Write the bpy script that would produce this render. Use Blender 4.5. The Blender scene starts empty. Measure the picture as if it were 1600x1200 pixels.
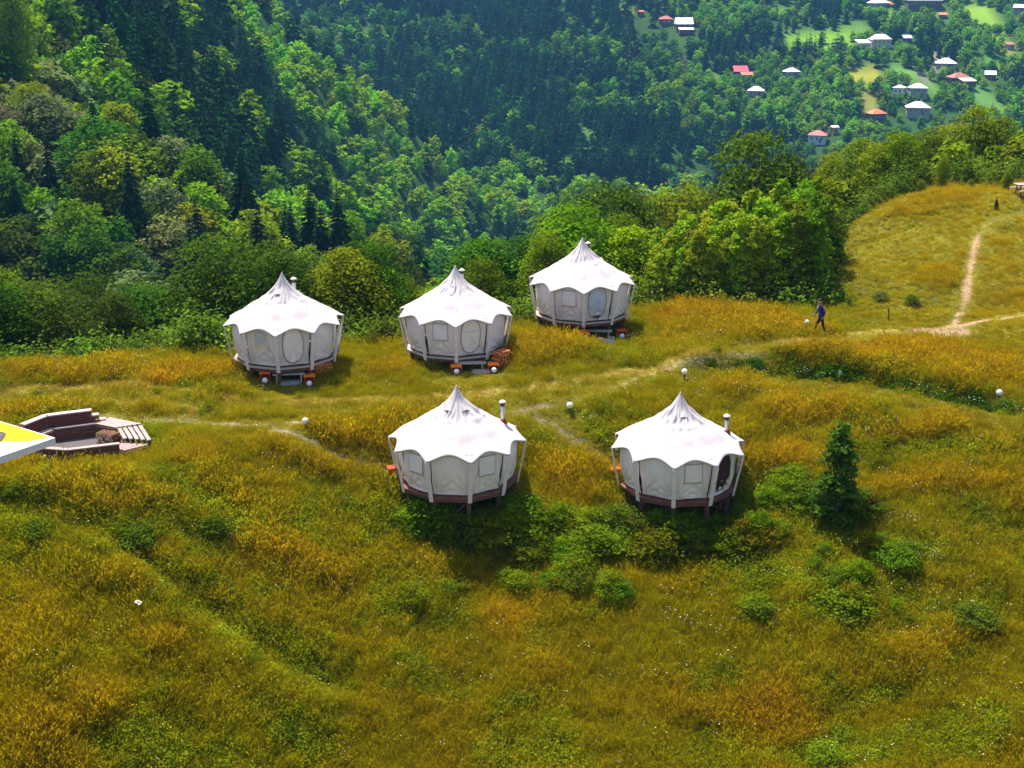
import bpy, bmesh, math, random
import numpy as np
from mathutils import Vector, Matrix

random.seed(7)
RNG = np.random.default_rng(11)
S = bpy.context.scene
COL = S.collection
R = math.radians

# ------------------------------------------------------------------ camera, world, sun, exposure
CAM = np.array([0.0, 0.0, 17.0]); PITCH = R(17.9); FPX = 2000.0      # focal length in pixels of the 1600 wide photograph
cd = bpy.data.cameras.new('camera'); cam = bpy.data.objects.new('camera', cd); COL.objects.link(cam)
cam.location = CAM; cam.rotation_euler = (R(90) - PITCH, 0, 0)
cd.sensor_width = 36.0; cd.lens = 36.0 * FPX / 1600.0; cd.clip_start = 0.5; cd.clip_end = 8000
S.camera = cam

SUN_DIR = Vector((-0.24, 0.38, 0.89)).normalized()                   # towards the sun: high, ahead and a little left
W = bpy.data.worlds.new('World'); S.world = W; W.use_nodes = True
wn = W.node_tree; wn.nodes.clear()
sky = wn.nodes.new('ShaderNodeTexSky'); sky.sky_type = 'NISHITA'; sky.sun_disc = False
sky.sun_elevation = math.asin(SUN_DIR.z); sky.sun_rotation = math.atan2(SUN_DIR.x, SUN_DIR.y)
sky.air_density = 1.0; sky.dust_density = 2.5; sky.ozone_density = 0.6
bg = wn.nodes.new('ShaderNodeBackground'); bg.inputs['Strength'].default_value = 0.12
wo = wn.nodes.new('ShaderNodeOutputWorld')
wn.links.new(sky.outputs[0], bg.inputs[0]); wn.links.new(bg.outputs[0], wo.inputs[0])
sd = bpy.data.lights.new('sun', 'SUN'); sd.energy = 5.0; sd.angle = R(0.53); sd.color = (1.0, 0.91, 0.80)
sun = bpy.data.objects.new('sun', sd); COL.objects.link(sun)
sun.rotation_euler = (-SUN_DIR).to_track_quat('-Z', 'Y').to_euler(); sun.location = (-60, 80, 160)

vs = S.view_settings
S.display_settings.display_device = 'sRGB'
vs.view_transform = 'Standard'; vs.look = 'None'; vs.gamma = 1.0; vs.use_curve_mapping = False
vs.exposure = 1.08
S.cycles.max_bounces = 6; S.cycles.diffuse_bounces = 3; S.cycles.transmission_bounces = 4; S.cycles.volume_bounces = 0
S.cycles.transparent_max_bounces = 6

# ------------------------------------------------------------------ camera arithmetic
cp, sp = math.cos(PITCH), math.sin(PITCH)
def project(P):
    P = np.asarray(P, float); d = P - CAM
    depth = d[..., 1] * cp - d[..., 2] * sp
    up = d[..., 1] * sp + d[..., 2] * cp
    depth = np.maximum(depth, 1e-3)
    return 800 + FPX * d[..., 0] / depth, 600 - FPX * up / depth, depth
def ray(u, v):
    a = (u - 800) / FPX; b = (600 - v) / FPX
    return np.array([a, cp + b * sp, -sp + b * cp])

# ------------------------------------------------------------------ noise
def _h(ix, iy, seed):
    n = (ix.astype(np.int64) * 374761393 + iy.astype(np.int64) * 668265263 + seed * 1442695041) & 0xffffffff
    n = ((n ^ (n >> 13)) * 1274126177) & 0xffffffff
    return ((n ^ (n >> 16)) & 0xffff) / 65535.0
def vnoise(x, y, seed=0):
    x = np.asarray(x, float); y = np.asarray(y, float)
    ix = np.floor(x); iy = np.floor(y); fx = x - ix; fy = y - iy
    fx = fx * fx * (3 - 2 * fx); fy = fy * fy * (3 - 2 * fy)
    a = _h(ix, iy, seed); b = _h(ix + 1, iy, seed); c = _h(ix, iy + 1, seed); d = _h(ix + 1, iy + 1, seed)
    return (a * (1 - fx) + b * fx) * (1 - fy) + (c * (1 - fx) + d * fx) * fy
def fbm(x, y, seed=0, oct=3):
    t = 0; a = .5; n = 0
    for k in range(oct):
        t = t + a * vnoise(x * 2 ** k, y * 2 ** k, seed + k * 17); n += a; a *= .5
    return t / n
def sstep(a, b, x):
    t = np.clip((np.asarray(x, float) - a) / (b - a), 0, 1); return t * t * (3 - 2 * t)
def smax(a, b, k):
    h = np.clip(.5 + .5 * (a - b) / k, 0, 1); return b * (1 - h) + a * h + k * h * (1 - h)

# ------------------------------------------------------------------ terrain
def dep_tan(v): return np.tan(PITCH - np.arctan((600 - np.asarray(v, float)) / FPX))
EDGE_X = [-60, -21, -12, -6, 0, 4, 7, 13, 16.8, 18.2, 20.2, 23, 28, 60]
EDGE_Y = [53, 52.6, 55.5, 57.5, 59.5, 62.5, 63.8, 63.0, 63.5, 70, 77, 80, 83, 84]
Y0_X = [-60, -18.5, -14, -11, -6, -2, 3, 6.5, 12, 25, 60]
Y0_Y = [42, 42.0, 42.4, 44.6, 49.2, 50.8, 50.6, 51.3, 50.2, 49, 48]
PIT = (-16.4, 44.9)
DITCH = None; BANK = None
def sheet(s, y, yc, us, vsr, front, back):
    u = 800 + 2080 * s
    v = np.interp(u, us, vsr)
    zc = 17 - yc * dep_tan(v)
    return np.where(y < yc, zc - front * (yc - y), zc - back * (y - yc))
def height(x, y):
    x = np.asarray(x, float); y = np.asarray(y, float)
    edge = np.interp(x, EDGE_X, EDGE_Y) + 1.2 * (vnoise(x * .35, y * .1, 5) - .5)
    y0 = np.interp(x, Y0_X, Y0_Y)
    z = .1 + .46 * sstep(49, 55, y) + 3.4 * sstep(60.5, 78, y) * sstep(15.5, 27.5, x)
    dn = y0 - y
    z = z - .44 * np.where(dn > 1.5, dn - .75, np.where(dn > 0, dn * dn / 3.0, 0))
    z = np.where(y < 34, np.maximum(z, -13.0), z)
    z = z + .9 * (fbm(x * .16, y * .22, 3, 3) - .5) * sstep(0, 4, np.abs(dn) + 1.5) * sstep(20, 30, y)
    z = z + .28 * (fbm(x * .7, y * .9, 9, 2) - .5)
    for hx, hy, hd_ in ((-2.0, 43.0, .3), (6.3, 43.8, .75)): z = z - hd_ * np.exp(-(((x - hx) / 3.0) ** 2 + ((y - hy) / 2.4) ** 2))
    k = 1 - sstep(2.6, 4.2, np.hypot((x - PIT[0]) * .85, y - PIT[1])); z = z * (1 - k) + .02 * k
    de = y - edge
    z = z - .46 * np.where(de > 3, de - 1.5, np.where(de > 0, de * de / 6.0, 0))
    # drainage ditch on the right
    if DITCH is not None:
        z = z - .5 * np.exp(-(polydist(DITCH, x, y) / .5) ** 2) + .3 * np.exp(-(polydist(DITCH, x, y - .95) / .6) ** 2)
    if BANK is not None:
        z = z - .42 * np.exp(-(polydist(BANK, x, y) / .6) ** 2) + .34 * np.exp(-(polydist(BANK, x, y + 1.0) / .8) ** 2)
    yy = np.maximum(y, 55.0); s = np.clip(x / yy, -.75, .75)
    n1 = fbm(x / 38., y / 38., 21, 4) - .5
    far = sheet(s, y, 205 + 18 * np.sin(s * 9), [-700, 0, 150, 300, 450, 600, 700, 800, 900, 2400],
                [70, 225, 255, 350, 425, 465, 500, 570, 700, 900], .27, .45) + 5 * n1
    c1 = sheet(s, y, 380 + 25 * np.sin(s * 11 + 1), [-700, 0, 100, 250, 400, 560, 700, 850, 2400],
               [-420, -150, -80, 45, 200, 350, 450, 620, 900], .30, .50) + 11 * n1
    c2 = sheet(s, y, 560 + 30 * np.sin(s * 8 + 2), [-700, 250, 430, 600, 720, 800, 900, 1000, 1100, 2400],
               [-500, -200, 40, 170, 285, 325, 355, 430, 520, 900], .26, .45) + 15 * n1
    e = sheet(s, y, 1500, [0, 1600], [-250, -250], .283, .2) + 26 * (fbm(x / 120., y / 120., 31, 4) - .5)
    f = smax(smax(far, c1, 6), smax(c2, e, 8), 8)
    f = smax(f, np.full_like(f, -105.0), 8)
    f = np.where(y < 50, -200.0, f)
    return smax(z, f, 3)
def polydist(P, x, y):
    best = np.full(np.shape(x), 1e9)
    for (x0, y0), (x1, y1) in zip(P[:-1], P[1:]):
        dx, dy = x1 - x0, y1 - y0; L = dx * dx + dy * dy + 1e-9
        t = np.clip(((x - x0) * dx + (y - y0) * dy) / L, 0, 1)
        best = np.minimum(best, np.hypot(x - x0 - t * dx, y - y0 - t * dy))
    return best
_T = np.concatenate([np.arange(28, 110, .15), np.geomspace(110, 1500, 1500)])
def ground(u, v, tmin=28):
    """the point of the ground that the camera sees at pixel (u, v) of the 1600 x 1200 photograph"""
    d = ray(u, v); T = _T[_T >= tmin]
    P = CAM + T[:, None] * d
    g = P[:, 2] - height(P[:, 0], P[:, 1])
    k = np.argmax(g < 0)
    if g[k] >= 0: k = len(T) - 1
    k = max(k, 1); w = g[k - 1] / (g[k - 1] - g[k] + 1e-9)
    p = P[k - 1] * (1 - w) + P[k] * w
    return np.array([p[0], p[1], float(height(p[0], p[1]))])
def at_y(u, v, y):
    d = ray(u, v); return CAM + d * (y / d[1])
def track(px): return [tuple(ground(u, v)[:2]) for u, v in px]
DITCH = track([(1090, 574), (1180, 575), (1260, 582), (1340, 590), (1400, 600), (1470, 618), (1540, 631), (1640, 650)])
MOWN = [track(p) for p in (
    [(-40, 606), (90, 606), (180, 599), (260, 609), (340, 621), (460, 626), (560, 623), (640, 621), (760, 614), (880, 601), (980, 581), (1060, 563), (1150, 546), (1250, 533), (1330, 523), (1400, 518)],
    [(-40, 640), (100, 627), (200, 631), (300, 640)])]
DIRT = [track(p) for p in (
    [(150, 652), (230, 656), (330, 662), (400, 667), (450, 660), (520, 655)],
    [(780, 648), (830, 638), (870, 632)], [(1040, 576), (1090, 564), (1190, 551)],
    [(430, 672), (520, 706), (575, 720), (622, 737)], [(840, 652), (900, 686), (960, 724)],
    [(870, 632), (960, 604), (1040, 576)])]
TRAIL = [track(p) for p in (
    [(1455, 519), (1490, 508), (1505, 480), (1513, 440), (1522, 395), (1529, 368)], [(1529, 368), (1545, 350), (1575, 338), (1640, 322)],
    [(1490, 513), (1540, 500), (1640, 480)])]
MOWN2 = [track([(1240, 537), (1320, 528), (1400, 531)])]
FOOT = track([(1200, 543), (1290, 536), (1395, 529)])
BANK = track([(40, 800), (140, 830), (230, 890), (330, 960), (440, 1035), (520, 1075)])

# ------------------------------------------------------------------ mesh helpers
def mesh_np(name, V, F, mats=(), attrs=None, smooth=False, mi=None):
    """V: n x 3, F: m x k array (or list of such arrays)"""
    V = np.asarray(V, np.float32)
    Fs = F if isinstance(F, list) else [F]
    Fs = [np.asarray(f, np.int32) for f in Fs if len(f)]
    m = bpy.data.meshes.new(name)
    nl = sum(f.size for f in Fs); nf = sum(len(f) for f in Fs)
    m.vertices.add(len(V)); m.vertices.foreach_set('co', V.ravel())
    m.loops.add(nl); m.loops.foreach_set('vertex_index', np.concatenate([f.ravel() for f in Fs]))
    m.polygons.add(nf)
    sizes = np.concatenate([np.full(len(f), f.shape[1], np.int32) for f in Fs])
    m.polygons.foreach_set('loop_start', np.concatenate([[0], np.cumsum(sizes)[:-1]]).astype(np.int32))
    for a, (dom, typ, val) in (attrs or {}).items():
        at = m.attributes.new(a, typ, dom)
        key = 'value' if typ in ('FLOAT', 'INT') else ('color' if 'COLOR' in typ else 'vector')
        at.data.foreach_set(key, np.asarray(val, np.int32 if typ == 'INT' else np.float32).ravel())
    for x in mats: m.materials.append(x)
    if mi is not None: m.polygons.foreach_set('material_index', np.asarray(mi, np.int32))
    m.polygons.foreach_set('use_smooth', np.full(nf, smooth, bool))
    m.update(calc_edges=True); m.validate()
    return m
def link(name, mesh, parent=None, loc=None):
    o = bpy.data.objects.new(name, mesh); COL.objects.link(o)
    if parent is not None: o.parent = parent
    if loc is not None: o.location = loc
    return o
def tag(o, label=None, cat=None, group=None, kind=None):
    if label: o['label'] = label
    if cat: o['category'] = cat
    if group: o['group'] = group
    if kind: o['kind'] = kind
    return o
def empty(name, loc, rz=0, label=None, cat=None, group=None):
    o = bpy.data.objects.new(name, None); COL.objects.link(o)
    o.location = loc; o.rotation_euler = (0, 0, rz); o.empty_display_size = .3
    return tag(o, label, cat, group)
class MB:
    def __init__(s): s.v = []; s.f = []; s.m = []
    def add(s, V, F, m=0):
        b = len(s.v); s.v += [tuple(map(float, p)) for p in V]
        s.f += [tuple(b + i for i in f) for f in F]; s.m += [m] * len(F); return s
    def box(s, c, d, rz=0, ry=0, rx=0, m=0, taper=1.0):
        M = Matrix.Rotation(rz, 4, 'Z') @ Matrix.Rotation(ry, 4, 'Y') @ Matrix.Rotation(rx, 4, 'X')
        V = []
        for z in (-.5, .5):
            t = 1.0 if z < 0 else taper
            for x, y in ((-.5, -.5), (.5, -.5), (.5, .5), (-.5, .5)):
                V.append(Vector(c) + M @ Vector((x * d[0] * t, y * d[1] * t, z * d[2])))
        return s.add(V, [(3, 2, 1, 0), (4, 5, 6, 7), (0, 1, 5, 4), (1, 2, 6, 5), (2, 3, 7, 6), (3, 0, 4, 7)], m)
    def prism(s, poly, z0, z1, m=0):
        n = len(poly); V = [(x, y, z0) for x, y in poly] + [(x, y, z1) for x, y in poly]
        F = [tuple(range(n - 1, -1, -1)), tuple(range(n, 2 * n))] + [(i, (i + 1) % n, n + (i + 1) % n, n + i) for i in range(n)]
        return s.add(V, F, m)
    def beam(s, a, b, w, h, m=0, up=(0, 0, 1)):
        a = Vector(a); b = Vector(b); d = (b - a)
        if d.length < 1e-6: return s
        t = d.normalized(); side = t.cross(Vector(up))
        if side.length < 1e-4: side = t.cross(Vector((1, 0, 0)))
        side.normalize(); n = side.cross(t)
        V = []
        for p in (a, b):
            for i, j in ((-1, -1), (1, -1), (1, 1), (-1, 1)):
                V.append(p + side * (i * w / 2) + n * (j * h / 2))
        return s.add(V, [(3, 2, 1, 0), (4, 5, 6, 7), (0, 1, 5, 4), (1, 2, 6, 5), (2, 3, 7, 6), (3, 0, 4, 7)], m)
    def tube(s, pts, rs, n=8, m=0, cap=True):
        pts = [Vector(p) for p in pts]; rings = []
        rs = [rs] * len(pts) if not isinstance(rs, (list, tuple)) else rs
        V = []; F = []
        for i, p in enumerate(pts):
            t = (pts[min(i + 1, len(pts) - 1)] - pts[max(i - 1, 0)])
            t = t.normalized() if t.length > 1e-6 else Vector((0, 0, 1))
            a = t.cross(Vector((0, 1, 0))) if abs(t.y) < .9 else t.cross(Vector((1, 0, 0)))
            a.normalize(); b = t.cross(a)
            for k in range(n):
                q = 2 * math.pi * k / n; V.append(p + (a * math.cos(q) + b * math.sin(q)) * rs[i])
        for i in range(len(pts) - 1):
            for k in range(n):
                F.append((i * n + k, i * n + (k + 1) % n, (i + 1) * n + (k + 1) % n, (i + 1) * n + k))
        if cap:
            F.append(tuple(range(n - 1, -1, -1))); F.append(tuple((len(pts) - 1) * n + k for k in range(n)))
        return s.add(V, F, m)
    def lathe(s, prof, n=16, c=(0, 0, 0), m=0):
        V = []; F = []
        for r, z in prof:
            for k in range(n):
                a = 2 * math.pi * k / n; V.append((c[0] + r * math.cos(a), c[1] + r * math.sin(a), c[2] + z))
        for i in range(len(prof) - 1):
            for k in range(n):
                F.append((i * n + k, i * n + (k + 1) % n, (i + 1) * n + (k + 1) % n, (i + 1) * n + k))
        return s.add(V, F, m)
    def mesh(s, name, mats, smooth=False, bevel=0):
        m = bpy.data.meshes.new(name); m.from_pydata(s.v, [], s.f)
        for x in (mats if isinstance(mats, (list, tuple)) else [mats]): m.materials.append(x)
        if any(s.m): m.polygons.foreach_set('material_index', s.m)
        bm = bmesh.new(); bm.from_mesh(m)
        if bevel:
            bmesh.ops.bevel(bm, geom=list(bm.edges), offset=bevel, segments=1, affect='EDGES', clamp_overlap=True)
        bmesh.ops.recalc_face_normals(bm, faces=bm.faces); bm.to_mesh(m); bm.free()
        m.polygons.foreach_set('use_smooth', [smooth] * len(m.polygons)); m.update()
        return m
    def build(s, name, mats, parent=None, smooth=False, bevel=0, loc=None):
        return link(name, s.mesh(name, mats, smooth, bevel), parent, loc)
def sphere(r, c=(0, 0, 0), n=14, k=9, sz=1.0):
    return [(max(r * math.sin(math.pi * i / k), 1e-4), -r * sz * math.cos(math.pi * i / k)) for i in range(k + 1)]

# ------------------------------------------------------------------ materials
def mat(name, col, rough=.85, col2=None, scale=6.0, bump=0.0, bscale=30.0, spec=.25, metal=0.0, detail=4.0, stretch=None, lo=.35, hi=.65):
    m = bpy.data.materials.new(name); m.use_nodes = True; nt = m.node_tree; n = nt.nodes; l = nt.links
    b = n['Principled BSDF']; b.inputs['Roughness'].default_value = rough
    b.inputs['Specular IOR Level'].default_value = spec; b.inputs['Metallic'].default_value = metal
    tc = n.new('ShaderNodeTexCoord'); mp = n.new('ShaderNodeMapping'); l.new(tc.outputs['Object'], mp.inputs[0])
    if stretch: mp.inputs['Scale'].default_value = stretch
    nz = n.new('ShaderNodeTexNoise'); nz.inputs['Scale'].default_value = scale; nz.inputs['Detail'].default_value = detail
    l.new(mp.outputs[0], nz.inputs['Vector'])
    rp = n.new('ShaderNodeValToRGB'); rp.color_ramp.elements[0].position = lo; rp.color_ramp.elements[1].position = hi
    rp.color_ramp.elements[0].color = (*col, 1); rp.color_ramp.elements[1].color = (*(col2 or [c * 1.25 for c in col]), 1)
    l.new(nz.outputs[0], rp.inputs[0]); l.new(rp.outputs[0], b.inputs['Base Color'])
    if bump:
        n2 = n.new('ShaderNodeTexNoise'); n2.inputs['Scale'].default_value = bscale; n2.inputs['Detail'].default_value = 5
        l.new(mp.outputs[0], n2.inputs['Vector'])
        bp = n.new('ShaderNodeBump'); bp.inputs['Strength'].default_value = bump; bp.inputs['Distance'].default_value = .03
        l.new(n2.outputs[0], bp.inputs['Height']); l.new(bp.outputs[0], b.inputs['Normal'])
    return m
def leaf_mat(name, translucent=.35, amp=.5, noise_scale=.9, warm=(1.18, 1.12, .6)):
    """the colour comes from the plant's own tint (custom property or instance attribute), varied leaf by leaf"""
    m = bpy.data.materials.new(name); m.use_nodes = True; nt = m.node_tree; n = nt.nodes; l = nt.links; n.clear()
    out = n.new('ShaderNodeOutputMaterial')
    t = n.new('ShaderNodeAttribute'); t.attribute_type = 'INSTANCER'; t.attribute_name = 'tint'
    a = n.new('ShaderNodeAttribute'); a.attribute_type = 'GEOMETRY'; a.attribute_name = 'lv'
    g = n.new('ShaderNodeNewGeometry'); nz = n.new('ShaderNodeTexNoise'); nz.inputs['Scale'].default_value = noise_scale; nz.inputs['Detail'].default_value = 2
    l.new(g.outputs['Position'], nz.inputs['Vector'])
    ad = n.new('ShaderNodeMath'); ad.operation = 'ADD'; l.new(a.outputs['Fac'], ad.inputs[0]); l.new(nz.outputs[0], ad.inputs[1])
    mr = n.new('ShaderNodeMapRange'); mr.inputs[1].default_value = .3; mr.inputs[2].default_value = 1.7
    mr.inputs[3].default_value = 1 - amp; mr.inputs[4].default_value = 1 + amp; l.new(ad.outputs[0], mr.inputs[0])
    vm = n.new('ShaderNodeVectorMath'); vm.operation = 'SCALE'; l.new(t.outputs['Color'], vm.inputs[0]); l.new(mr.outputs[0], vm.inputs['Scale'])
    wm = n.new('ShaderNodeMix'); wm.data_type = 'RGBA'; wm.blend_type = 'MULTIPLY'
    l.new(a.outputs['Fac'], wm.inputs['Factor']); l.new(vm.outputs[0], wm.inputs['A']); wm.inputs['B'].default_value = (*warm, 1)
    d = n.new('ShaderNodeBsdfDiffuse'); tr = n.new('ShaderNodeBsdfTranslucent'); mx = n.new('ShaderNodeMixShader'); mx.inputs[0].default_value = translucent
    l.new(wm.outputs['Result'], d.inputs[0]); l.new(wm.outputs['Result'], tr.inputs[0]); l.new(d.outputs[0], mx.inputs[1]); l.new(tr.outputs[0], mx.inputs[2])
    l.new(mx.outputs[0], out.inputs[0])
    return m
M_LEAF = leaf_mat('leaves', .38)
M_NEEDLE = leaf_mat('needles', .12, .45, .7, (1.0, 1.0, .8))
M_GRASS = leaf_mat('grass_blades', .5, .32, .55, (1.12, 1.0, .6))
M_FLOWER = mat('petals', (.78, .70, .48), .7, (.88, .82, .64), 20)
M_BARK = mat('bark', (.10, .075, .05), .95, (.17, .14, .11), 9, .5, 25, stretch=(1, 1, .3))
M_CANVAS = mat('white_canvas', (.435, .395, .415), .8, (.495, .455, .475), 1.3, .25, 5, .2)
M_WALLC = mat('wall_canvas', (.68, .59, .55), .85, (.76, .675, .64), 1.6, .3, 6, .15)
M_WHITEW = mat('white_painted_wood', (.62, .535, .50), .7, (.69, .605, .57), 5, .15, 30)
M_TAN = mat('tan_canvas', (.62, .47, .27), .85, (.70, .56, .36), 4, .2, 20)
M_MESHW = mat('fly_screen', (.42, .40, .40), .7, (.48, .46, .46), 60)
M_BLUEG = mat('grey_blue_liner', (.40, .43, .52), .7, (.50, .53, .62), 3)
M_DARKIN = mat('painted_interior_dark', (.035, .013, .012), .9, (.055, .02, .018), 4)  # near-black colour put in for the unlit inside of a tent
M_SEAM = mat('seam_tape_and_slit_shade', (.30, .265, .25), .9, (.36, .32, .31), 10)
M_DECK = mat('stained_deck_timber', (.115, .042, .03), .8, (.19, .085, .06), 7, .3, 22, stretch=(.5, .5, 3))
M_STILT = mat('stilt_timber', (.075, .035, .025), .9, (.14, .075, .05), 8, .3, 20)
M_GREYWOOD = mat('weathered_timber', (.33, .27, .23), .85, (.47, .39, .34), 8, .25, 25, stretch=(1, 4, 4))
M_PALEWOOD = mat('pale_bleached_timber', (.27, .20, .18), .85, (.40, .31, .29), 9, .25, 25, stretch=(1, 4, 4))
M_STEEL = mat('flue_steel', (.52, .51, .52), .35, (.66, .65, .66), 20, .1, 30, .5, .85)
M_SOOT = mat('sooted_steel', (.03, .03, .03), .7, (.05, .05, .05), 20)
M_REDBR = mat('red_brown_collar', (.20, .035, .02), .7, (.26, .06, .04), 20)
M_ORANGE = mat('orange_painted_wood', (.75, .14, .012), .6, (.85, .22, .02), 8, .2, 20)
M_ORANGED = mat('red_orange_painted_wood', (.42, .04, .012), .6, (.55, .07, .02), 8, .2, 20)
M_LOGEND2 = mat('orange_log_end', (.40, .13, .03), .9, (.55, .22, .06), 14, .3, 30)
M_LOG = mat('split_log_bark', (.33, .085, .02), .9, (.50, .17, .05), 12, .5, 25)
M_LOGEND = mat('split_log_end', (.48, .30, .16), .9, (.64, .44, .27), 14, .3, 30)
M_GLOBE = mat('opal_globe', (.78, .75, .74), .3, (.83, .80, .79), 4, 0, 1, .5)
M_GRAVEL = mat('grey_gravel', (.055, .048, .05), .95, (.15, .135, .13), 45, .8, 60)
M_SLAB = mat('grey_slab', (.22, .20, .19), .9, (.32, .29, .28), 9, .3, 30)
M_CONC = mat('concrete', (.30, .28, .25), .95, (.40, .37, .33), 5, .3, 30)
M_BRICK = mat('dark_red_brick', (.10, .028, .025), .9, (.19, .06, .05), 8, .3, 40)
M_MORTAR = mat('mortar', (.07, .045, .04), .95, (.11, .08, .07), 20)
M_COPING = mat('pale_coping', (.36, .28, .255), .8, (.46, .38, .35), 6, .2, 30)

# ------------------------------------------------------------------ ground sheet
def spread_axis(lo, hi, step, far_lo, far_hi, k):
    a = list(np.arange(lo, hi + 1e-6, step)); st = step
    while a[-1] < far_hi: st *= k; a.append(a[-1] + st)
    st = step; b = [lo]
    while b[-1] > far_lo: st *= k; b.append(b[-1] - st)
    return np.array(sorted(b[1:]) + a)
GX = spread_axis(-30, 34, .25, -2000, 2000, 1.035); GY = spread_axis(28, 88, .25, -600, 2600, 1.035)
XX, YY = np.meshgrid(GX, GY); ZZ = height(XX, YY)
nx, ny = len(GX), len(GY)
idx = np.arange(nx * ny).reshape(ny, nx)
GF = np.stack([idx[:-1, :-1], idx[:-1, 1:], idx[1:, 1:], idx[1:, :-1]], -1).reshape(-1, 4)
GV = np.stack([XX, YY, ZZ], -1).reshape(-1, 3)

def paths(x, y):
    """how much bare dirt, sandy trail and mown pale grass lies at a point, each 0..1"""
    wob = .25 * (vnoise(x * 1.3, y * 1.3, 41) - .5); d = np.zeros(np.shape(x)); t = d.copy(); mo = d.copy()
    brk = sstep(.30, .5, fbm(x * .5, y * .5, 77, 2))
    for P in DIRT: d = np.maximum(d, (1 - sstep(.06 if len(P) != 3 else .0, .32 if len(P) != 3 else .2, polydist(P, x, y) + wob)) * (.4 + .5 * brk) * (1 if P is not DIRT[-1] else .5))
    for P in TRAIL: t = np.maximum(t, (1 - sstep(.05, .24, polydist(P, x, y) + wob)) * (1 if P is not TRAIL[1] else .2))
    t = np.maximum(t, (1 - sstep(.14, .4, polydist(FOOT, x, y) + wob)) * .6 * brk)
    jx, jy = TRAIL[0][0]; t = np.maximum(t, (1 - sstep(.5, 1.25, np.hypot((x - jx - .6) * .6, y - jy) + 2 * wob)) * .9)
    for P in MOWN: mo = np.maximum(mo, (1 - sstep(.16, .44, polydist(P, x, y) + 1.2 * wob)) * (.65 + .35 * brk))
    return d, t, mo
PATCH = []      # patches of one kind of growth: kind, x, y, radius along x, radius along y, strength
def patch(kind, u, v, ru, rv, w=1.0):
    p = ground(u, v); dp = np.linalg.norm(p - CAM) / FPX
    q = ground(u, min(v + rv, 1190)); PATCH.append((kind, p[0], p[1], ru * dp, max(.5, abs(q[1] - p[1])), w))
for a in [('orange', 862, 545, 55, 24), ('orange', 1050, 505, 40, 22), ('orange', 1120, 505, 60, 18), ('orange', 1230, 508, 70, 12), ('orange', 1160, 525, 100, 12, .6),
          ('orange', 260, 595, 110, 13, .8), ('orange', 380, 590, 60, 12), ('orange', 60, 650, 80, 14, .7), ('orange', 590, 580, 40, 10, .9), ('orange', 1350, 562, 110, 15, .8), ('orange', 1500, 560, 80, 16, .7),
          ('orange', 540, 690, 60, 14, .9), ('orange', 470, 720, 130, 18, .7), ('orange', 880, 720, 50, 30, .9), ('orange', 930, 755, 40, 18, .8), ('orange', 1240, 715, 60, 20), ('orange', 1420, 660, 90, 12, .9),
          ('orange', 1290, 655, 80, 10, .9), ('orange', 1470, 760, 110, 18, .8), ('orange', 1550, 690, 50, 20, .6), ('orange', 120, 770, 130, 18, .8), ('orange', 620, 770, 60, 14, .8), ('orange', 60, 990, 60, 45, .3), ('orange', 180, 900, 70, 26, .55),
          ('orange', 270, 1010, 70, 30, .6), ('orange', 90, 1130, 80, 35, .2), ('orange', 700, 900, 110, 22, .6), ('orange', 840, 1010, 80, 30, .6), ('orange', 1060, 920, 70, 25, .7), ('orange', 1500, 1000, 70, 40, .6),
          ('orange', 1430, 1040, 90, 50, .6), ('orange', 1200, 860, 60, 18, .7), ('orange', 1395, 340, 50, 12, .3), ('orange', 1480, 300, 90, 8, .3), ('orange', 1560, 420, 40, 30, .5), ('orange', 450, 850, 100, 22, .7), ('orange', 620, 1110, 120, 40, .5), ('orange', 1180, 1100, 120, 40, .5),
          ('green', 740, 812, 120, 28), ('green', 920, 830, 90, 45), ('green', 1100, 820, 90, 30), ('green', 1180, 770, 60, 35), ('green', 1160, 910, 70, 40), ('green', 660, 830, 60, 20), ('green', 850, 880, 120, 25, .8), ('green', 1320, 920, 80, 50), ('green', 1290, 820, 80, 25),
          ('green', 60, 820, 90, 25, .9), ('green', 210, 820, 110, 20, .9), ('green', 340, 800, 70, 20, .9), ('green', 30, 880, 60, 16, .7), ('green', 1430, 860, 90, 22, .8), ('green', 1520, 940, 60, 30, .8), ('green', 1580, 830, 50, 30, .6),
          ('green', 900, 660, 80, 25, .8), ('green', 230, 680, 60, 20, .7), ('green', 480, 680, 50, 12, .6), ('green', 330, 640, 60, 12, .8), ('green', 1500, 690, 120, 14, .7), ('green', 950, 555, 60, 25, .8), ('green', 700, 590, 60, 10, .6), ('green', 300, 612, 60, 8, .7),
          ('green', 1280, 1170, 60, 30), ('green', 450, 1130, 40, 20), ('green', 1330, 1100, 70, 25, .6), ('green', 300, 900, 90, 16, .6), ('green', 480, 1040, 60, 14, .7), ('green', 650, 1030, 40, 18, .6), ('green', 690, 1090, 60, 20, .5), ('green', 1560, 1150, 50, 30, .6), ('green', 1420, 470, 60, 40, .4)]:
    patch(*a)
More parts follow.
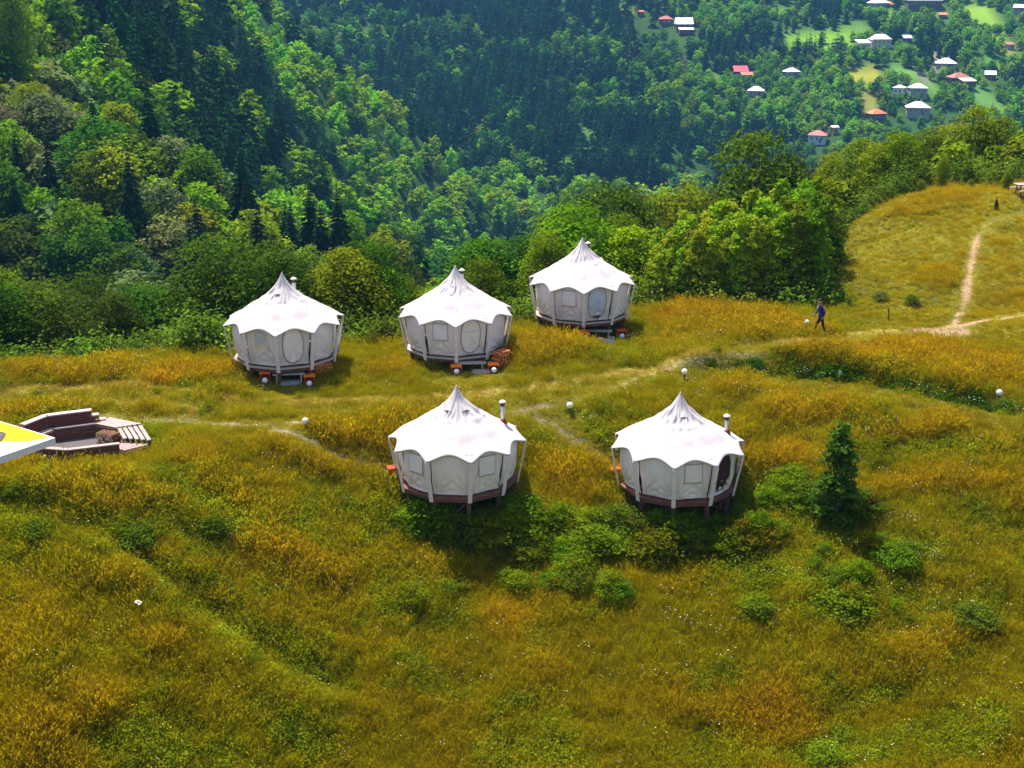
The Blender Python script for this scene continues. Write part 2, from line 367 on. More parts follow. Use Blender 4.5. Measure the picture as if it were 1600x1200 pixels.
def growth(x, y):
    """orange (tall dry seed heads) and green (weeds and fresh grass) of the meadow, 0..1"""
    o = np.zeros(np.shape(x)); g = o.copy()
    wx = x + 1.6 * (vnoise(x * .5, y * .5, 61) - .5); wy = y + 1.6 * (vnoise(x * .5, y * .5, 62) - .5)
    for k, px, py, rx, ry, w in PATCH:
        q = w * np.exp(-(((wx - px) / rx) ** 2 + ((wy - py) / ry) ** 2))
        if k == 'orange': o = np.maximum(o, q)
        else: g = np.maximum(g, q)
    g = np.maximum(g, .9 * np.exp(-(polydist(DITCH, x, y) / .7) ** 2))
    g = np.maximum(g, .75 * np.exp(-(polydist(BANK, x, y) / .8) ** 2))
    n = fbm(x * .22, y * .3, 91, 3); m = fbm(x * .28 + 9, y * .4, 95, 3)
    o = np.clip(o * .8 + .45 * sstep(.52, .74, n) * (1 - g), 0, 1); g = np.clip(g + .5 * sstep(.55, .7, m) * (1 - o), 0, 1)
    return o, g
D_, T_, M_ = paths(XX, YY); O_, G_ = growth(XX, YY)
near = (np.interp(XX, EDGE_X, EDGE_Y) + 2 > YY)
n1 = fbm(XX * .9, YY * .9, 51, 3)[..., None]
c = np.array([.12, .115, .006]) * (.7 + .6 * n1)
c = c * (1 - O_[..., None] * .6) + np.array([.13, .09, .008]) * O_[..., None] * .6
c = c * (1 - G_[..., None] * .7) + np.array([.035, .055, .008]) * G_[..., None] * .7
c = c * (1 - M_[..., None] * .7) + np.array([.24, .19, .04]) * M_[..., None] * .7
c = c * (1 - D_[..., None] * .85) + np.array([.23, .185, .12]) * (.75 + .5 * n1) * D_[..., None] * .85
c = c * (1 - T_[..., None] * .95) + np.array([.30, .20, .115]) * (.75 + .5 * n1) * T_[..., None] * .95
# the far country: forest floor, and open fields where the photograph shows clearings
n2 = fbm(XX / 14., YY / 14., 53, 4)[..., None]
fc = np.array([.020, .060, .008]) * (.6 + .8 * n2)
FIELDS = [(1150, 93, 26, 10, (.17, .26, .012)), (1235, 75, 65, 14, (.10, .22, .02)), (1270, 55, 50, 18, (.12, .22, .015)), (1345, 125, 36, 26, (.26, .22, .04)), (1352, 162, 26, 16, (.20, .17, .05)), (1530, 28, 40, 16, (.16, .23, .03)), (1430, 125, 40, 20, (.10, .19, .05)),
          (1530, 160, 35, 20, (.09, .17, .06)), (880, 252, 34, 24, (.085, .13, .05)), (912, 225, 22, 14, (.07, .11, .04)), (780, 22, 14, 8, (.16, .13, .03)), (1320, 45, 30, 22, (.10, .18, .05)), (1310, 80, 40, 12, (.11, .19, .05)), (1500, 70, 25, 18, (.13, .2, .04)), (1545, 95, 30, 14, (.10, .2, .04)),
          (1580, 85, 20, 14, (.18, .16, .05)), (1420, 20, 60, 10, (.12, .2, .05)), (955, 15, 40, 9, (.17, .2, .03)), (1500, 185, 40, 14, (.11, .18, .06)), (1560, 60, 30, 14, (.16, .2, .05)), (640, 145, 18, 14, (.05, .10, .04)), (1240, 20, 40, 10, (.13, .18, .03)), (1130, 130, 16, 16, (.11, .17, .03))]
FP = [(*ground(u, v, 250)[:2], ru, rv, col) for u, v, ru, rv, col in FIELDS]
FW = []
for (fx, fy, ru, rv, col) in FP:
    dp = fy / FPX; FW.append((fx, fy, ru * dp * .72, rv * dp * 2.2))
def field(x, y):
    best = np.zeros(np.shape(x)); k = np.zeros(np.shape(x), int)
    wx = x + 16 * (vnoise(x / 22., y / 22., 71) - .5); wy = y + 22 * (vnoise(x / 22., y / 22., 72) - .5)
    for i, (fx, fy, rx, ry) in enumerate(FW):
        q = 1.25 - np.sqrt(((wx - fx) / rx) ** 2 + ((wy - fy) / ry) ** 2)
        k = np.where(q > best, i, k); best = np.maximum(best, q)
    return np.clip(best * 3, 0, 1), k
fw, fk = field(XX, YY); fcols = np.array([f[4] for f in FP]) * np.array([.9, 1.12, .55])
fc = fc * (1 - fw[..., None]) + fcols[fk] * (.7 + .6 * n2) * fw[..., None]
VROAD = [tuple(ground(u, v, 300)[:2]) for u, v in [(1415, 130), (1440, 108), (1465, 88), (1478, 76), (1468, 66)]]
vr = (1 - sstep(1.6, 3.6, polydist(VROAD, XX, YY)))[..., None] * (YY > 300)[..., None]
fc = fc * (1 - vr) + np.array([.42, .36, .27]) * vr
w = np.where(near, 1.0, 0.0)[..., None]
cc = c * w + fc * (1 - w)
RGBA = np.concatenate([cc, np.ones(cc.shape[:2] + (1,))], -1).reshape(-1, 4)
mg = bpy.data.materials.new('meadow_soil'); mg.use_nodes = True; nt = mg.node_tree
bs = nt.nodes['Principled BSDF']; bs.inputs['Roughness'].default_value = .95; bs.inputs['Specular IOR Level'].default_value = .1
va = nt.nodes.new('ShaderNodeAttribute'); va.attribute_name = 'albedo'
tc = nt.nodes.new('ShaderNodeTexCoord'); nz = nt.nodes.new('ShaderNodeTexNoise'); nz.inputs['Scale'].default_value = 7; nz.inputs['Detail'].default_value = 6
nt.links.new(tc.outputs['Object'], nz.inputs['Vector'])
mr = nt.nodes.new('ShaderNodeMapRange'); mr.inputs[1].default_value = .3; mr.inputs[2].default_value = .7; mr.inputs[3].default_value = .6; mr.inputs[4].default_value = 1.35
nt.links.new(nz.outputs[0], mr.inputs[0])
vm = nt.nodes.new('ShaderNodeVectorMath'); vm.operation = 'SCALE'; nt.links.new(va.outputs['Color'], vm.inputs[0]); nt.links.new(mr.outputs[0], vm.inputs['Scale'])
nt.links.new(vm.outputs[0], bs.inputs['Base Color'])
bp = nt.nodes.new('ShaderNodeBump'); bp.inputs['Strength'].default_value = .7; bp.inputs['Distance'].default_value = .08
nt.links.new(nz.outputs[0], bp.inputs['Height']); nt.links.new(bp.outputs[0], bs.inputs['Normal'])
tag(link('ground', mesh_np('ground', GV, GF, [mg], {'albedo': ('POINT', 'FLOAT_COLOR', RGBA)}, True)), kind='structure')

# ------------------------------------------------------------------ things built of leaves
def leaves(P, N, size, lv, aspect=.62, rng=RNG):
    """one bent-free leaf or leaf clump (a diamond of four corners) at each point P, facing roughly N"""
    n = len(P); r = rng.normal(size=(n, 3)); N = N + .75 * r * np.linalg.norm(N, axis=1, keepdims=True) / 1.7
    N /= np.linalg.norm(N, axis=1, keepdims=True) + 1e-9
    t = np.cross(N, rng.normal(size=(n, 3))); t /= np.linalg.norm(t, axis=1, keepdims=True) + 1e-9
    b = np.cross(N, t); s = np.asarray(size).reshape(-1, 1) * np.ones((n, 1))
    V = np.stack([P - t * s, P + b * s * aspect - t * s * .1, P + t * s, P - b * s * aspect - t * s * .1], 1).reshape(-1, 3)
    F = np.arange(4 * n).reshape(-1, 4)
    return V, F, np.repeat(lv, 4)
def crown_mesh(name, h, rx, lobes, per, size, seed, base=.25, top_pow=1.0, mat_=None, shell=.55):
    """a deciduous crown: many uneven leafy boughs round an egg-shaped outline, gaps between them"""
    g = np.random.default_rng(seed); Ps = []; Ns = []; L = []
    mid = h * (base + (1 - base) * .45); hz = h * (1 - base) * .5
    for i in range(lobes):
        a = i * 2.39996 + g.uniform(-.3, .3); q = (i + .5) / lobes
        zz = -0.9 + 1.85 * q; rr = math.sqrt(max(0, 1 - min(abs(zz), 1) ** 2.2)) * g.uniform(.62, 1.0)
        if zz > 0: rr *= (1 - .35 * zz * top_pow)
        c = np.array([math.cos(a) * rr * rx * .72, math.sin(a) * rr * rx * .72, mid + zz * hz * .86 + g.uniform(-.1, .1) * hz])
        lr = rx * g.uniform(.26, .44) * (1.15 - .35 * max(zz, 0)); n = int(per * (lr / (.35 * rx)) ** 2)
        d = g.normal(size=(n, 3)); d /= np.linalg.norm(d, axis=1, keepdims=True)
        d[:, 2] = np.where(d[:, 2] < -.35, -d[:, 2] * .6, d[:, 2])
        rad = lr * (shell + (1 - shell) * g.uniform(size=n) ** .6) * (1 + .25 * g.normal(size=n).clip(-1, 2) * .5)
        p = c + d * rad[:, None] * np.array([1.05, 1.05, .85])
        Ps.append(p); Ns.append(d + np.array([0, 0, .55])); L.append(np.clip(g.uniform(.0, 1, n) * .6 + g.uniform(0, .4), 0, 1))
    n = int(lobes * per * .25); d = g.normal(size=(n, 3)); d /= np.linalg.norm(d, axis=1, keepdims=True)
    p = np.array([0, 0, mid]) + d * np.array([rx * .62, rx * .62, hz * .75]) * g.uniform(.4, 1, (n, 1)); Ps.append(p); Ns.append(d + np.array([0, 0, .4])); L.append(g.uniform(0, .5, n))
    P = np.concatenate(Ps); N = np.concatenate(Ns); L = np.concatenate(L)
    V, F, lv = leaves(P, N, size * g.uniform(.6, 1.35, len(P)), L, rng=g)
    return mesh_np(name, V, F, [mat_ or M_LEAF], {'lv': ('POINT', 'FLOAT', lv)})
def trunk_mesh(name, h, r, seed, limbs=7, base=.25, rx=2.0):
    g = random.Random(seed); b = MB()
    pts = [(0, 0, -.4)] + [(g.uniform(-.08, .08) * i, g.uniform(-.08, .08) * i, h * .85 * i / 5) for i in range(1, 6)]
    b.tube(pts, [r * 1.25, r, r * .85, r * .62, r * .4, r * .12], 7)
    for i in range(limbs):
        z = h * (base + (.5 - base * .4) * i / limbs); a = i * 2.4 + g.uniform(-.3, .3); L = rx * g.uniform(.55, .85)
        k = z / (h * .85) * 5; j = min(int(k), 4)
        o = Vector(pts[j]).lerp(Vector(pts[j + 1]), k - j) if j > 0 else Vector(pts[1]) * k
        e = o + Vector((math.cos(a) * L, math.sin(a) * L, L * .75)); m_ = o.lerp(e, .5) + Vector((0, 0, -.1 * L))
        b.tube([o, m_, e], [r * .42, r * .28, r * .06], 5)
    return b.mesh(name, M_BARK, True)
def spruce_mesh(name, h, rx, tiers, arms, seed, droop=.35, mat_=None, bare=.06, ragged=.2):
    """needle crown: whorls of drooping boughs, each a ragged spray of narrow tufts, to a thin leader"""
    g = np.random.default_rng(seed); V = []; F = []; LV = []
    def quad(a, b, c, d, lv):
        k = len(V); V.extend([a, b, c, d]); F.append((k, k + 1, k + 2, k + 3)); LV.extend([lv] * 4)
    for i in range(tiers):
        q = (i + g.uniform(-.3, .3)) / tiers; q = min(max(q, 0), 1)
        z = h * (bare + (1 - bare) * q); r = rx * (1 - q) ** .85 * g.uniform(1 - ragged, 1 + ragged) + .03 * rx
        n = max(3, int(arms * (1 - .5 * q)))
        for k in range(n):
            a = 2 * math.pi * (k + g.uniform(-.3, .3)) / n + i * 1.7; rr = r * g.uniform(.7, 1.12)
            d = np.array([math.cos(a), math.sin(a), 0]); t = np.array([-d[1], d[0], 0]); lv = g.uniform(0, 1)
            o = np.array([0, 0, z]); w = rr * g.uniform(.2, .3) + .05
            p1 = o + d * rr * .5 + np.array([0, 0, -rr * droop * .35]); p2 = o + d * rr + np.array([0, 0, -rr * droop * g.uniform(.7, 1.2)])
            quad(o, p1 + t * w, p2, p1 - t * w, lv)
            up = np.array([0, 0, rr * .13]); quad(o + up, p1 * .6 + p2 * .4 + t * w * .5 + up * .3, p2 - up * .8, p1 * .6 + p2 * .4 - t * w * .5 - up * 1.6, min(1, lv + .15))
            for sgn in (-1, 1):
                m = o * .45 + p2 * .55; e = m + (d * .55 + t * sgn * .8) * w * 1.7 + np.array([0, 0, -rr * droop * .5])
                quad(m, m * .4 + e * .6 + d * w * .3, e, m * .4 + e * .6 - d * w * .3, min(1, max(0, lv + g.uniform(-.2, .2))))
    k = len(V); V.extend([(-.02 * rx, 0, h * .93), (.02 * rx, 0, h * .93), (0, 0, h * 1.04), (0, .02 * rx, h * .93)]); F.append((k, k + 1, k + 2, k + 3)); LV.extend([.6] * 4)
    return mesh_np(name, np.array(V), np.array(F), [mat_ or M_NEEDLE], {'lv': ('POINT', 'FLOAT', np.array(LV))})
def stem_mesh(name, h, r):
    b = MB(); b.tube([(0, 0, -.4), (0, 0, h * .5), (0, 0, h * .96)], [r, r * .6, r * .08], 6); return b.mesh(name, M_BARK, True)

def scatter(name, protos, P, rot, scl, idx, tint, label, cat, kind='stuff'):
    """ONE object of geometry-node instances for what nobody could count"""
    col = bpy.data.collections.new(name + '_kinds')
    for i, me in enumerate(protos):
        o = bpy.data.objects.new(name + '_%03d' % i, me); col.objects.link(o)
    n = len(P)
    me = bpy.data.meshes.new(name); me.vertices.add(n); me.vertices.foreach_set('co', np.asarray(P, np.float32).ravel())
    for a, typ, val, key in (('rot', 'FLOAT_VECTOR', rot, 'vector'), ('scl', 'FLOAT_VECTOR', scl, 'vector'), ('tint', 'FLOAT_COLOR', np.concatenate([tint, np.ones((n, 1))], 1), 'color'), ('idx', 'INT', idx, 'value')):
        at = me.attributes.new(a, typ, 'POINT'); at.data.foreach_set(key, np.asarray(val, np.int32 if typ == 'INT' else np.float32).ravel())
    ng = bpy.data.node_groups.new(name, 'GeometryNodeTree')
    ng.interface.new_socket('Geometry', in_out='INPUT', socket_type='NodeSocketGeometry'); ng.interface.new_socket('Geometry', in_out='OUTPUT', socket_type='NodeSocketGeometry')
    N = ng.nodes; Lk = ng.links
    gi = N.new('NodeGroupInput'); go = N.new('NodeGroupOutput'); ip = N.new('GeometryNodeInstanceOnPoints'); ci = N.new('GeometryNodeCollectionInfo')
    ci.inputs['Collection'].default_value = col; ci.inputs['Separate Children'].default_value = True; ci.inputs['Reset Children'].default_value = True
    ip.inputs['Pick Instance'].default_value = True
    def na(nm, ty):
        q = N.new('GeometryNodeInputNamedAttribute'); q.data_type = ty; q.inputs['Name'].default_value = nm
        return [s for s in q.outputs if s.enabled and s.name == 'Attribute'][0]
    Lk.new(gi.outputs[0], ip.inputs['Points']); Lk.new(ci.outputs[0], ip.inputs['Instance'])
    Lk.new(na('idx', 'INT'), ip.inputs['Instance Index']); Lk.new(na('rot', 'FLOAT_VECTOR'), ip.inputs['Rotation']); Lk.new(na('scl', 'FLOAT_VECTOR'), ip.inputs['Scale'])
    Lk.new(ip.outputs[0], go.inputs[0])
    o = link(name, me); md = o.modifiers.new('scatter', 'NODES'); md.node_group = ng
    return tag(o, label, cat, None, kind)

# ------------------------------------------------------------------ meadow grass
def tuft(name, seed, blades, h, w, spread, lean, seedhead=0.0, bend=.5):
    g = np.random.default_rng(seed); n = blades
    a = g.uniform(0, 2 * np.pi, n); r = spread * np.sqrt(g.uniform(0, 1, n)); o = np.stack([r * np.cos(a), r * np.sin(a), np.full(n, -.04)], 1)
    hh = h * g.uniform(.55, 1.15, n); b = g.uniform(0, 2 * np.pi, n); dl = np.stack([np.cos(b), np.sin(b), np.zeros(n)], 1) * (hh * bend * g.uniform(.3, 1.2, n))[:, None]
    dl[:, 0] += lean * hh; up = np.zeros((n, 3)); up[:, 2] = hh
    c = g.uniform(0, np.pi, n); s = np.stack([np.cos(c), np.sin(c), np.zeros(n)], 1) * (w * g.uniform(.7, 1.3, n))[:, None]
    m = o + up * .55 + dl * .35; t = o + up * .96 + dl
    V = np.stack([o - s, o + s, m - s * .8, m + s * .8, t - s * .15, t + s * .15], 1).reshape(-1, 3)
    k = np.arange(n)[:, None] * 6; F = np.concatenate([k + np.array([[0, 1, 3, 2]]), k + np.array([[2, 3, 5, 4]])])
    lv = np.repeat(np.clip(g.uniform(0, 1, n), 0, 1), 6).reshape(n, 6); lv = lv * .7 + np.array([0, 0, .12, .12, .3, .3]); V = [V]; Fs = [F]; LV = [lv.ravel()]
    if seedhead:
        q = g.uniform(size=n) < seedhead; tt = t[q]; dd = (t - m)[q]; dd /= np.linalg.norm(dd, axis=1, keepdims=True); ss = s[q] / np.linalg.norm(s[q], axis=1, keepdims=True) * w * 2.6
        L = h * .17; v = np.stack([tt - dd * L * .5, tt + ss, tt + dd * L, tt - ss], 1).reshape(-1, 3); f = np.arange(4 * len(tt)).reshape(-1, 4) + 6 * n
        V.append(v); Fs.append(f); LV.append(np.full(len(v), 1.0))
    return mesh_np(name, np.concatenate(V), np.concatenate(Fs), [M_GRASS], {'lv': ('POINT', 'FLOAT', np.concatenate(LV))})
def weed(name, seed, n, h, r, size):
    g = np.random.default_rng(seed); d = g.normal(size=(n, 3)); d /= np.linalg.norm(d, axis=1, keepdims=True); d[:, 2] = np.abs(d[:, 2])
    P = d * np.array([r, r, h]) * g.uniform(.45, 1.05, (n, 1)) * (1 + .25 * np.sin(7 * d[:, :1] + seed)); V, F, lv = leaves(P, d + np.array([0, 0, .8]), size * g.uniform(.6, 1.4, n), g.uniform(0, .9, n), .55, g)
    return mesh_np(name, V, F, [M_LEAF], {'lv': ('POINT', 'FLOAT', lv)})
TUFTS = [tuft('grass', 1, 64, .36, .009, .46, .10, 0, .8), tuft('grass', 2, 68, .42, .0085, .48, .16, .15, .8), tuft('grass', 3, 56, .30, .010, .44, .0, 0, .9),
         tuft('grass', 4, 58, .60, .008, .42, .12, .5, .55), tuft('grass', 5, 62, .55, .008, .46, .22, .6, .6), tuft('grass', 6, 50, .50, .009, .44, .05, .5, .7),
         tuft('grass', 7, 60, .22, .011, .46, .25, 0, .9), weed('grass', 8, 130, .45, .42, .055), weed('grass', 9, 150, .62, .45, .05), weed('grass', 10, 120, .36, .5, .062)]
def in_view(x, y, m=60):
    u, v, d = project(np.stack([x, y, height(x, y)], -1)); return (u > -m) & (u < 1600 + m) & (v < 1200 + 2 * m) & (v > -m)
FOOTPRINTS = []                                   # places where no grass grows (x, y, radius)
SHORT = []                                        # places where it is kept short
def sow(n, seed):
    g = np.random.default_rng(seed); y = 30.5 + (86 - 30.5) * g.uniform(size=n) ** 1.25; x = (g.uniform(-.5, .5, n)) * (1.12 * y + 6)
    edge = np.interp(x, EDGE_X, EDGE_Y); k = (y < edge + 4) & in_view(x, y, 320); return x[k], y[k], g
def meadow():
    FOOTPRINTS.extend([(PIT[0] + a, PIT[1] + b, r) for a, b, r in ((0, 0, 1.75), (1.3, .1, 1.5), (-.9, -.2, 1.35))])
    x, y, g = sow(150000, 5)
    d, t, mo = paths(x, y); o, gr = growth(x, y)
    keep = (g.uniform(size=len(x)) > np.maximum(d * .93, t * 1.0)) & (g.uniform(size=len(x)) > .25 * mo)
    for fx, fy, fr in FOOTPRINTS: keep &= np.hypot(x - fx, y - fy) > fr
    x, y, o, gr, mo, d = [q[keep] for q in (x, y, o, gr, mo, d)]; n = len(x)
    tall = fbm(x * .4, y * .55, 55, 2); q = g.uniform(size=n)
    idx = np.where(q < .5, g.integers(0, 3, n), g.integers(3, 6, n))
    idx = np.where(q < .15 + o * .8, g.integers(3, 6, n), np.where(q < .85, g.integers(0, 3, n), idx))
    idx = np.where(g.uniform(size=n) < gr * .75, g.integers(7, 10, n), idx)
    sh = np.zeros(n)
    for fx, fy, fr in SHORT: sh = np.maximum(sh, 1 - sstep(.55 * fr, fr, np.hypot(x - fx, y - fy)))
    nearp = np.full(n, 9.0)
    for Q in DIRT + TRAIL + [FOOT]: nearp = np.minimum(nearp, polydist(Q, x, y))
    sh = np.maximum(sh, 1 - sstep(.3, .85, nearp)); sh = np.maximum(sh, .85 * (1 - sstep(.5, 1.1, np.minimum(polydist(MOWN[0], x, y + .8), polydist(FOOT, x, y + .8))))); sh = np.maximum(sh, .8 * (1 - sstep(.5, 1.2, polydist(DITCH, x, y + 1.0)))); short = (g.uniform(size=n) < np.maximum(mo * 1.3, sh)) | (d > .35); idx = np.where(short, 6, idx)
    n3 = fbm(x * 1.3, y * 1.3, 81, 3)[:, None]; n4 = vnoise(x * .8, y * .8, 83)[:, None]
    olive = np.array([.255, .245, .006]); green = np.array([.175, .225, .006]); fresh = np.array([.24, .27, .006]); orange = np.array([.34, .235, .010]); straw = np.array([.42, .36, .05]); rust = np.array([.30, .165, .012])
    tint = olive * (1 - .45 * n4) + green * .45 * n4
    tint = np.where((idx < 3)[:, None], tint * .5 + fresh * .5, tint)
    tint = np.where(((idx >= 3) & (idx < 6))[:, None], tint * (1 - .75 * o[:, None]) + (orange * (1 - n4 * .35) + rust * n4 * .35) * .75 * o[:, None], tint)
    tint = tint * (1 - .4 * gr[:, None]) + green * .4 * gr[:, None]
    tint = np.where((idx >= 7)[:, None], np.array([.135, .195, .008]) * (.6 + .9 * n3), tint); tint = np.where((idx == 6)[:, None], np.where((mo > .25)[:, None], straw * .82, straw * .35 + fresh * .65), tint)
    pl = sstep(55, 60, y) * sstep(15, 20, x)                         # the dry golden hill on the right
    tint = tint * (1 - .55 * pl[:, None]) + np.array([.36, .30, .008]) * .55 * pl[:, None]
    tint = tint * np.array([1.06, .955, 1.0]) * (.82 + .36 * n3) * g.uniform(.9, 1.1, (n, 1))
    flat = .62 + .38 * sstep(.15, .55, o) ; flat = np.where(height(x, y) < -.6, np.maximum(flat, .78), flat) * np.where(pl > .3, .62, 1)
    s = g.uniform(.7, 1.25, n) * (.62 + .55 * tall) * np.where(short, .75, 1) * np.where(o > .4, 1.08, 1) * flat
    rot = np.stack([g.normal(0, .26, n), g.normal(.1, .26, n), np.where(g.uniform(size=n) < .7, g.normal(.4, .6, n) + 3 * fbm(x * .12, y * .12, 85, 2), g.uniform(0, 6.28, n))], 1)
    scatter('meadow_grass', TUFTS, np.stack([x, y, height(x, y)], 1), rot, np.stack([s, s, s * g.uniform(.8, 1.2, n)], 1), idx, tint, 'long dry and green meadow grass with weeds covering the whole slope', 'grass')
    # flower heads
    fm = []
    for k in range(3):
        b = MB(); gg = random.Random(k)
        for i in range(3 + 2 * k):
            px, py, pz = gg.uniform(-.35, .35), gg.uniform(-.35, .35), gg.uniform(.35, .6); r = gg.uniform(.011, .02)
            b.lathe([(r * .2, r * .5), (r, .2 * r), (r * .9, -.1 * r), (.004, -.3 * r)], 6, (px, py, pz)); b.tube([(px * .8, py * .8, -.02), (px, py, pz)], .004, 3, 1)
        fm.append(b.mesh('flower', [M_FLOWER, M_STEMG]))
    x, y, g = sow(16000, 9)
    n5 = fbm(x * .35, y * .35, 101, 3); near_f = np.zeros(len(x))
    for u, v, ru in [(90, 580, 70), (200, 590, 60), (850, 520, 40), (810, 540, 30), (1370, 455, 40), (1400, 360, 50), (1180, 750, 60), (1480, 745, 40), (1330, 880, 60), (720, 800, 80), (1400, 780, 60), (900, 700, 30), (1300, 560, 200), (1450, 900, 80)]:
        p = ground(u, v); r = ru * np.linalg.norm(p - CAM) / FPX; near_f = np.maximum(near_f, np.exp(-(np.hypot(x - p[0], y - p[1]) / r) ** 2))
    d, t, mo = paths(x, y); k = (g.uniform(size=len(x)) < .05 + .33 * near_f + .15 * sstep(.6, .72, n5)) & (np.maximum(d, np.maximum(t, mo)) < .2)
    for fx, fy, fr in FOOTPRINTS: k &= np.hypot(x - fx, y - fy) > fr
    x, y = x[k], y[k]; n = len(x); s = g.uniform(.6, 1.1, n)
    scatter('wildflowers', fm, np.stack([x, y, height(x, y)], 1), np.stack([np.zeros(n), np.zeros(n), g.uniform(0, 6.28, n)], 1), np.stack([s, s, s * 1.05], 1), g.integers(0, 3, n), np.ones((n, 3)), 'small white wildflowers scattered through the meadow grass', 'flowers')
M_STEMG = mat('flower_stem', (.08, .13, .02), .9)

# ------------------------------------------------------------------ forest
MID_L = [crown_mesh('crown', 8, 2.7 + .3 * (k % 3), 22, 92, .195, 100 + k, .12 + .05 * (k % 2), 1.0 + .5 * (k % 2)) for k in range(6)]      # about 1.3k leaves
NEAR_L = [crown_mesh('crown', 8, 2.5 + .35 * (k % 3), 46, 150, .10, 200 + k, .10 + .06 * (k % 2), .9 + .5 * (k % 2)) for k in range(5)]
FAR_L = [crown_mesh('crown', 8, 2.8 + .3 * (k % 3), 13, 22, .48, 300 + k, .08, 1.0) for k in range(5)]
TRUNKS = [trunk_mesh('trunk', 8, .15, 400 + k, 6, .18) for k in range(3)]
NEAR_S = [spruce_mesh('crown', 10, 2.0 + .15 * k, 30, 11, 500 + k, .42) for k in range(3)]
FAR_S = [spruce_mesh('crown', 10, 1.75 + .2 * k, 15, 7, 600 + k, .5, None, .04, .28) for k in range(4)]
DEAD_S = [spruce_mesh('crown', 10, 1.3, 13, 4, 650 + k, .2, None, .1, .5) for k in range(2)]
STEMS = stem_mesh('trunk', 10, .16)
GREENS = {'bright': (.165, .26, .008), 'mid': (.085, .165, .010), 'deep': (.042, .10, .012), 'grey': (.125, .165, .092), 'spruce': (.016, .047, .022), 'olive': (.125, .18, .010), 'dead': (.17, .12, .10)}
HOUSES = []          # (u0, v0, u1, v1, y): kept clear of trees in front
TREES = []           # dict per tree
def forest():
    g = np.random.default_rng(77)
    def zone(y0, y1, step, smax_):
        out = []; y = y0
        while y < y1:
            st = step * (1 + .25 * (y - y0) / (y1 - y0)); xs = np.arange(-smax_ * y - 10, smax_ * y + 10, st)
            x = xs + g.uniform(-.48, .48, len(xs)) * st; yy = y + g.uniform(-.5, .5, len(xs)) * st; out.append(np.stack([x, yy], 1)); y += st
        return np.concatenate(out)
    pts = [(zone(62, 125, 3.5, .6), 0), (zone(125, 260, 4.7, .58), 1), (zone(260, 470, 6.4, .56), 2), (zone(470, 660, 7.4, .55), 3), (zone(660, 1040, 6.3, .55), 4), (zone(700, 1040, 7.5, .55), 5)]
    for xy, zn in pts:
        extra = zn == 5; zn = min(zn, 4)
        x, y = xy[:, 0], xy[:, 1]; edge = np.interp(x, EDGE_X, EDGE_Y); z = height(x, y)
        u, v, dp = project(np.stack([x, y, z], 1)); fwt, _ = field(x, y)
        ok = (y > edge + 2.5) & (u > -380) & (u < 1980) & (v > -40) & (v < 1000) & (fwt < .62)
        nsp = fbm(x / 45., y / 45., 131, 3); nk = fbm(x / 30., y / 30., 141, 3); gap = fbm(x / 25., y / 25., 151, 2)
        for i in np.nonzero(ok)[0]:
            q = g.uniform(); sp = nsp[i]; kind = 'leaf'; far_ = zn >= 2
            uu = u[i]; vill = zn == 4 and uu > 1090 - .25 * max(0, v[i] - 60) and uu > 1000
            pr = {0: .02, 1: .16, 2: .35, 3: .20, 4: .5}[zn]
            if zn == 4: pr = .02 if vill else (.80 if uu > 620 else .45)
            if zn == 1 and uu > 380: pr = .3
            if zn == 2 and uu < 430 and v[i] > 80: pr = .34
            if q < pr + (3.2 if zn >= 2 else 1.5) * (sp - .5): kind = 'spruce'
            if extra and not vill: continue
            if zn == 4 and gap[i] > .80: continue
            col = 'mid'
            if kind == 'leaf':
                n = nk[i] + .25 * g.uniform(-1, 1)
                col = 'bright' if n > .55 else ('olive' if n > .51 else ('mid' if n > .40 else 'deep'))
                if zn in (1, 2) and uu < 520 and g.uniform() < (.26 if zn == 1 else .08): col = 'grey'
                if zn == 3 and g.uniform() < .62: col = 'bright'
                if zn == 2 and g.uniform() < .42: col = 'bright'
                if vill and g.uniform() < .45: col = 'bright' if g.uniform() < .5 else 'mid'
                if zn == 4 and not vill and g.uniform() < .35: col = 'deep'
                hgt = {0: g.uniform(5.4, 8.8), 1: g.uniform(7.0, 12.0), 2: g.uniform(7.5, 12.5), 3: g.uniform(7.5, 12), 4: g.uniform(6.5, 11) * (.85 if vill else 1.1)}[zn]
            else:
                hgt = {0: g.uniform(4, 7), 1: g.uniform(10, 16), 2: g.uniform(13, 21), 3: g.uniform(13, 20), 4: g.uniform(14, 25) * (.7 if vill else 1)}[zn]
                if zn == 4 and 975 < uu < 1075 and 62 < v[i] < 130 and g.uniform() < .75: kind = 'dead'; hgt *= .8
            if zn == 0:
                if 1250 < uu: hgt *= .9; col = 'olive' if col == 'bright' else col
                if x[i] > 17.5 and y[i] < edge[i] + 3.5: continue
                e = y[i] - edge[i]; hgt *= .66 + .34 * sstep(2, 12, e)
            wide = g.uniform(.85, 1.2) * (1.0 if kind != 'leaf' else g.uniform(.9, 1.25))
            TREES.append(dict(x=x[i], y=y[i], z=z[i], u=uu, v=v[i], d=dp[i], h=hgt, w=wide, kind=kind, col=col, zn=zn, vill=vill))
def clear_of_houses(t):
    top = t['v'] - t['h'] / t['d'] * FPX; hw = (.34 if t['kind'] == 'leaf' else .19) * t['h'] * t['w'] / t['d'] * FPX
    for u0, v0, u1, v1, y in HOUSES:
        if t['y'] < y + 4 and t['u'] + hw > u0 and t['u'] - hw < u1 and top < v1 and t['v'] > v0: return False
        if abs(t['y'] - y) < 9 and u0 - 2 < t['u'] < u1 + 2: return False
    return True
def plant_tree(name, label, cat, group, loc, h, w, crown, trunk, base_h, tint, rz):
    e = empty(name, loc, rz, label, cat, group); k = h / base_h
    c = link('crown', crown, e); c.scale = (k * w, k * w, k); c['tint'] = tint
    if trunk is not None:
        t = link('trunk', trunk, e); t.scale = (k, k, k)
    return e
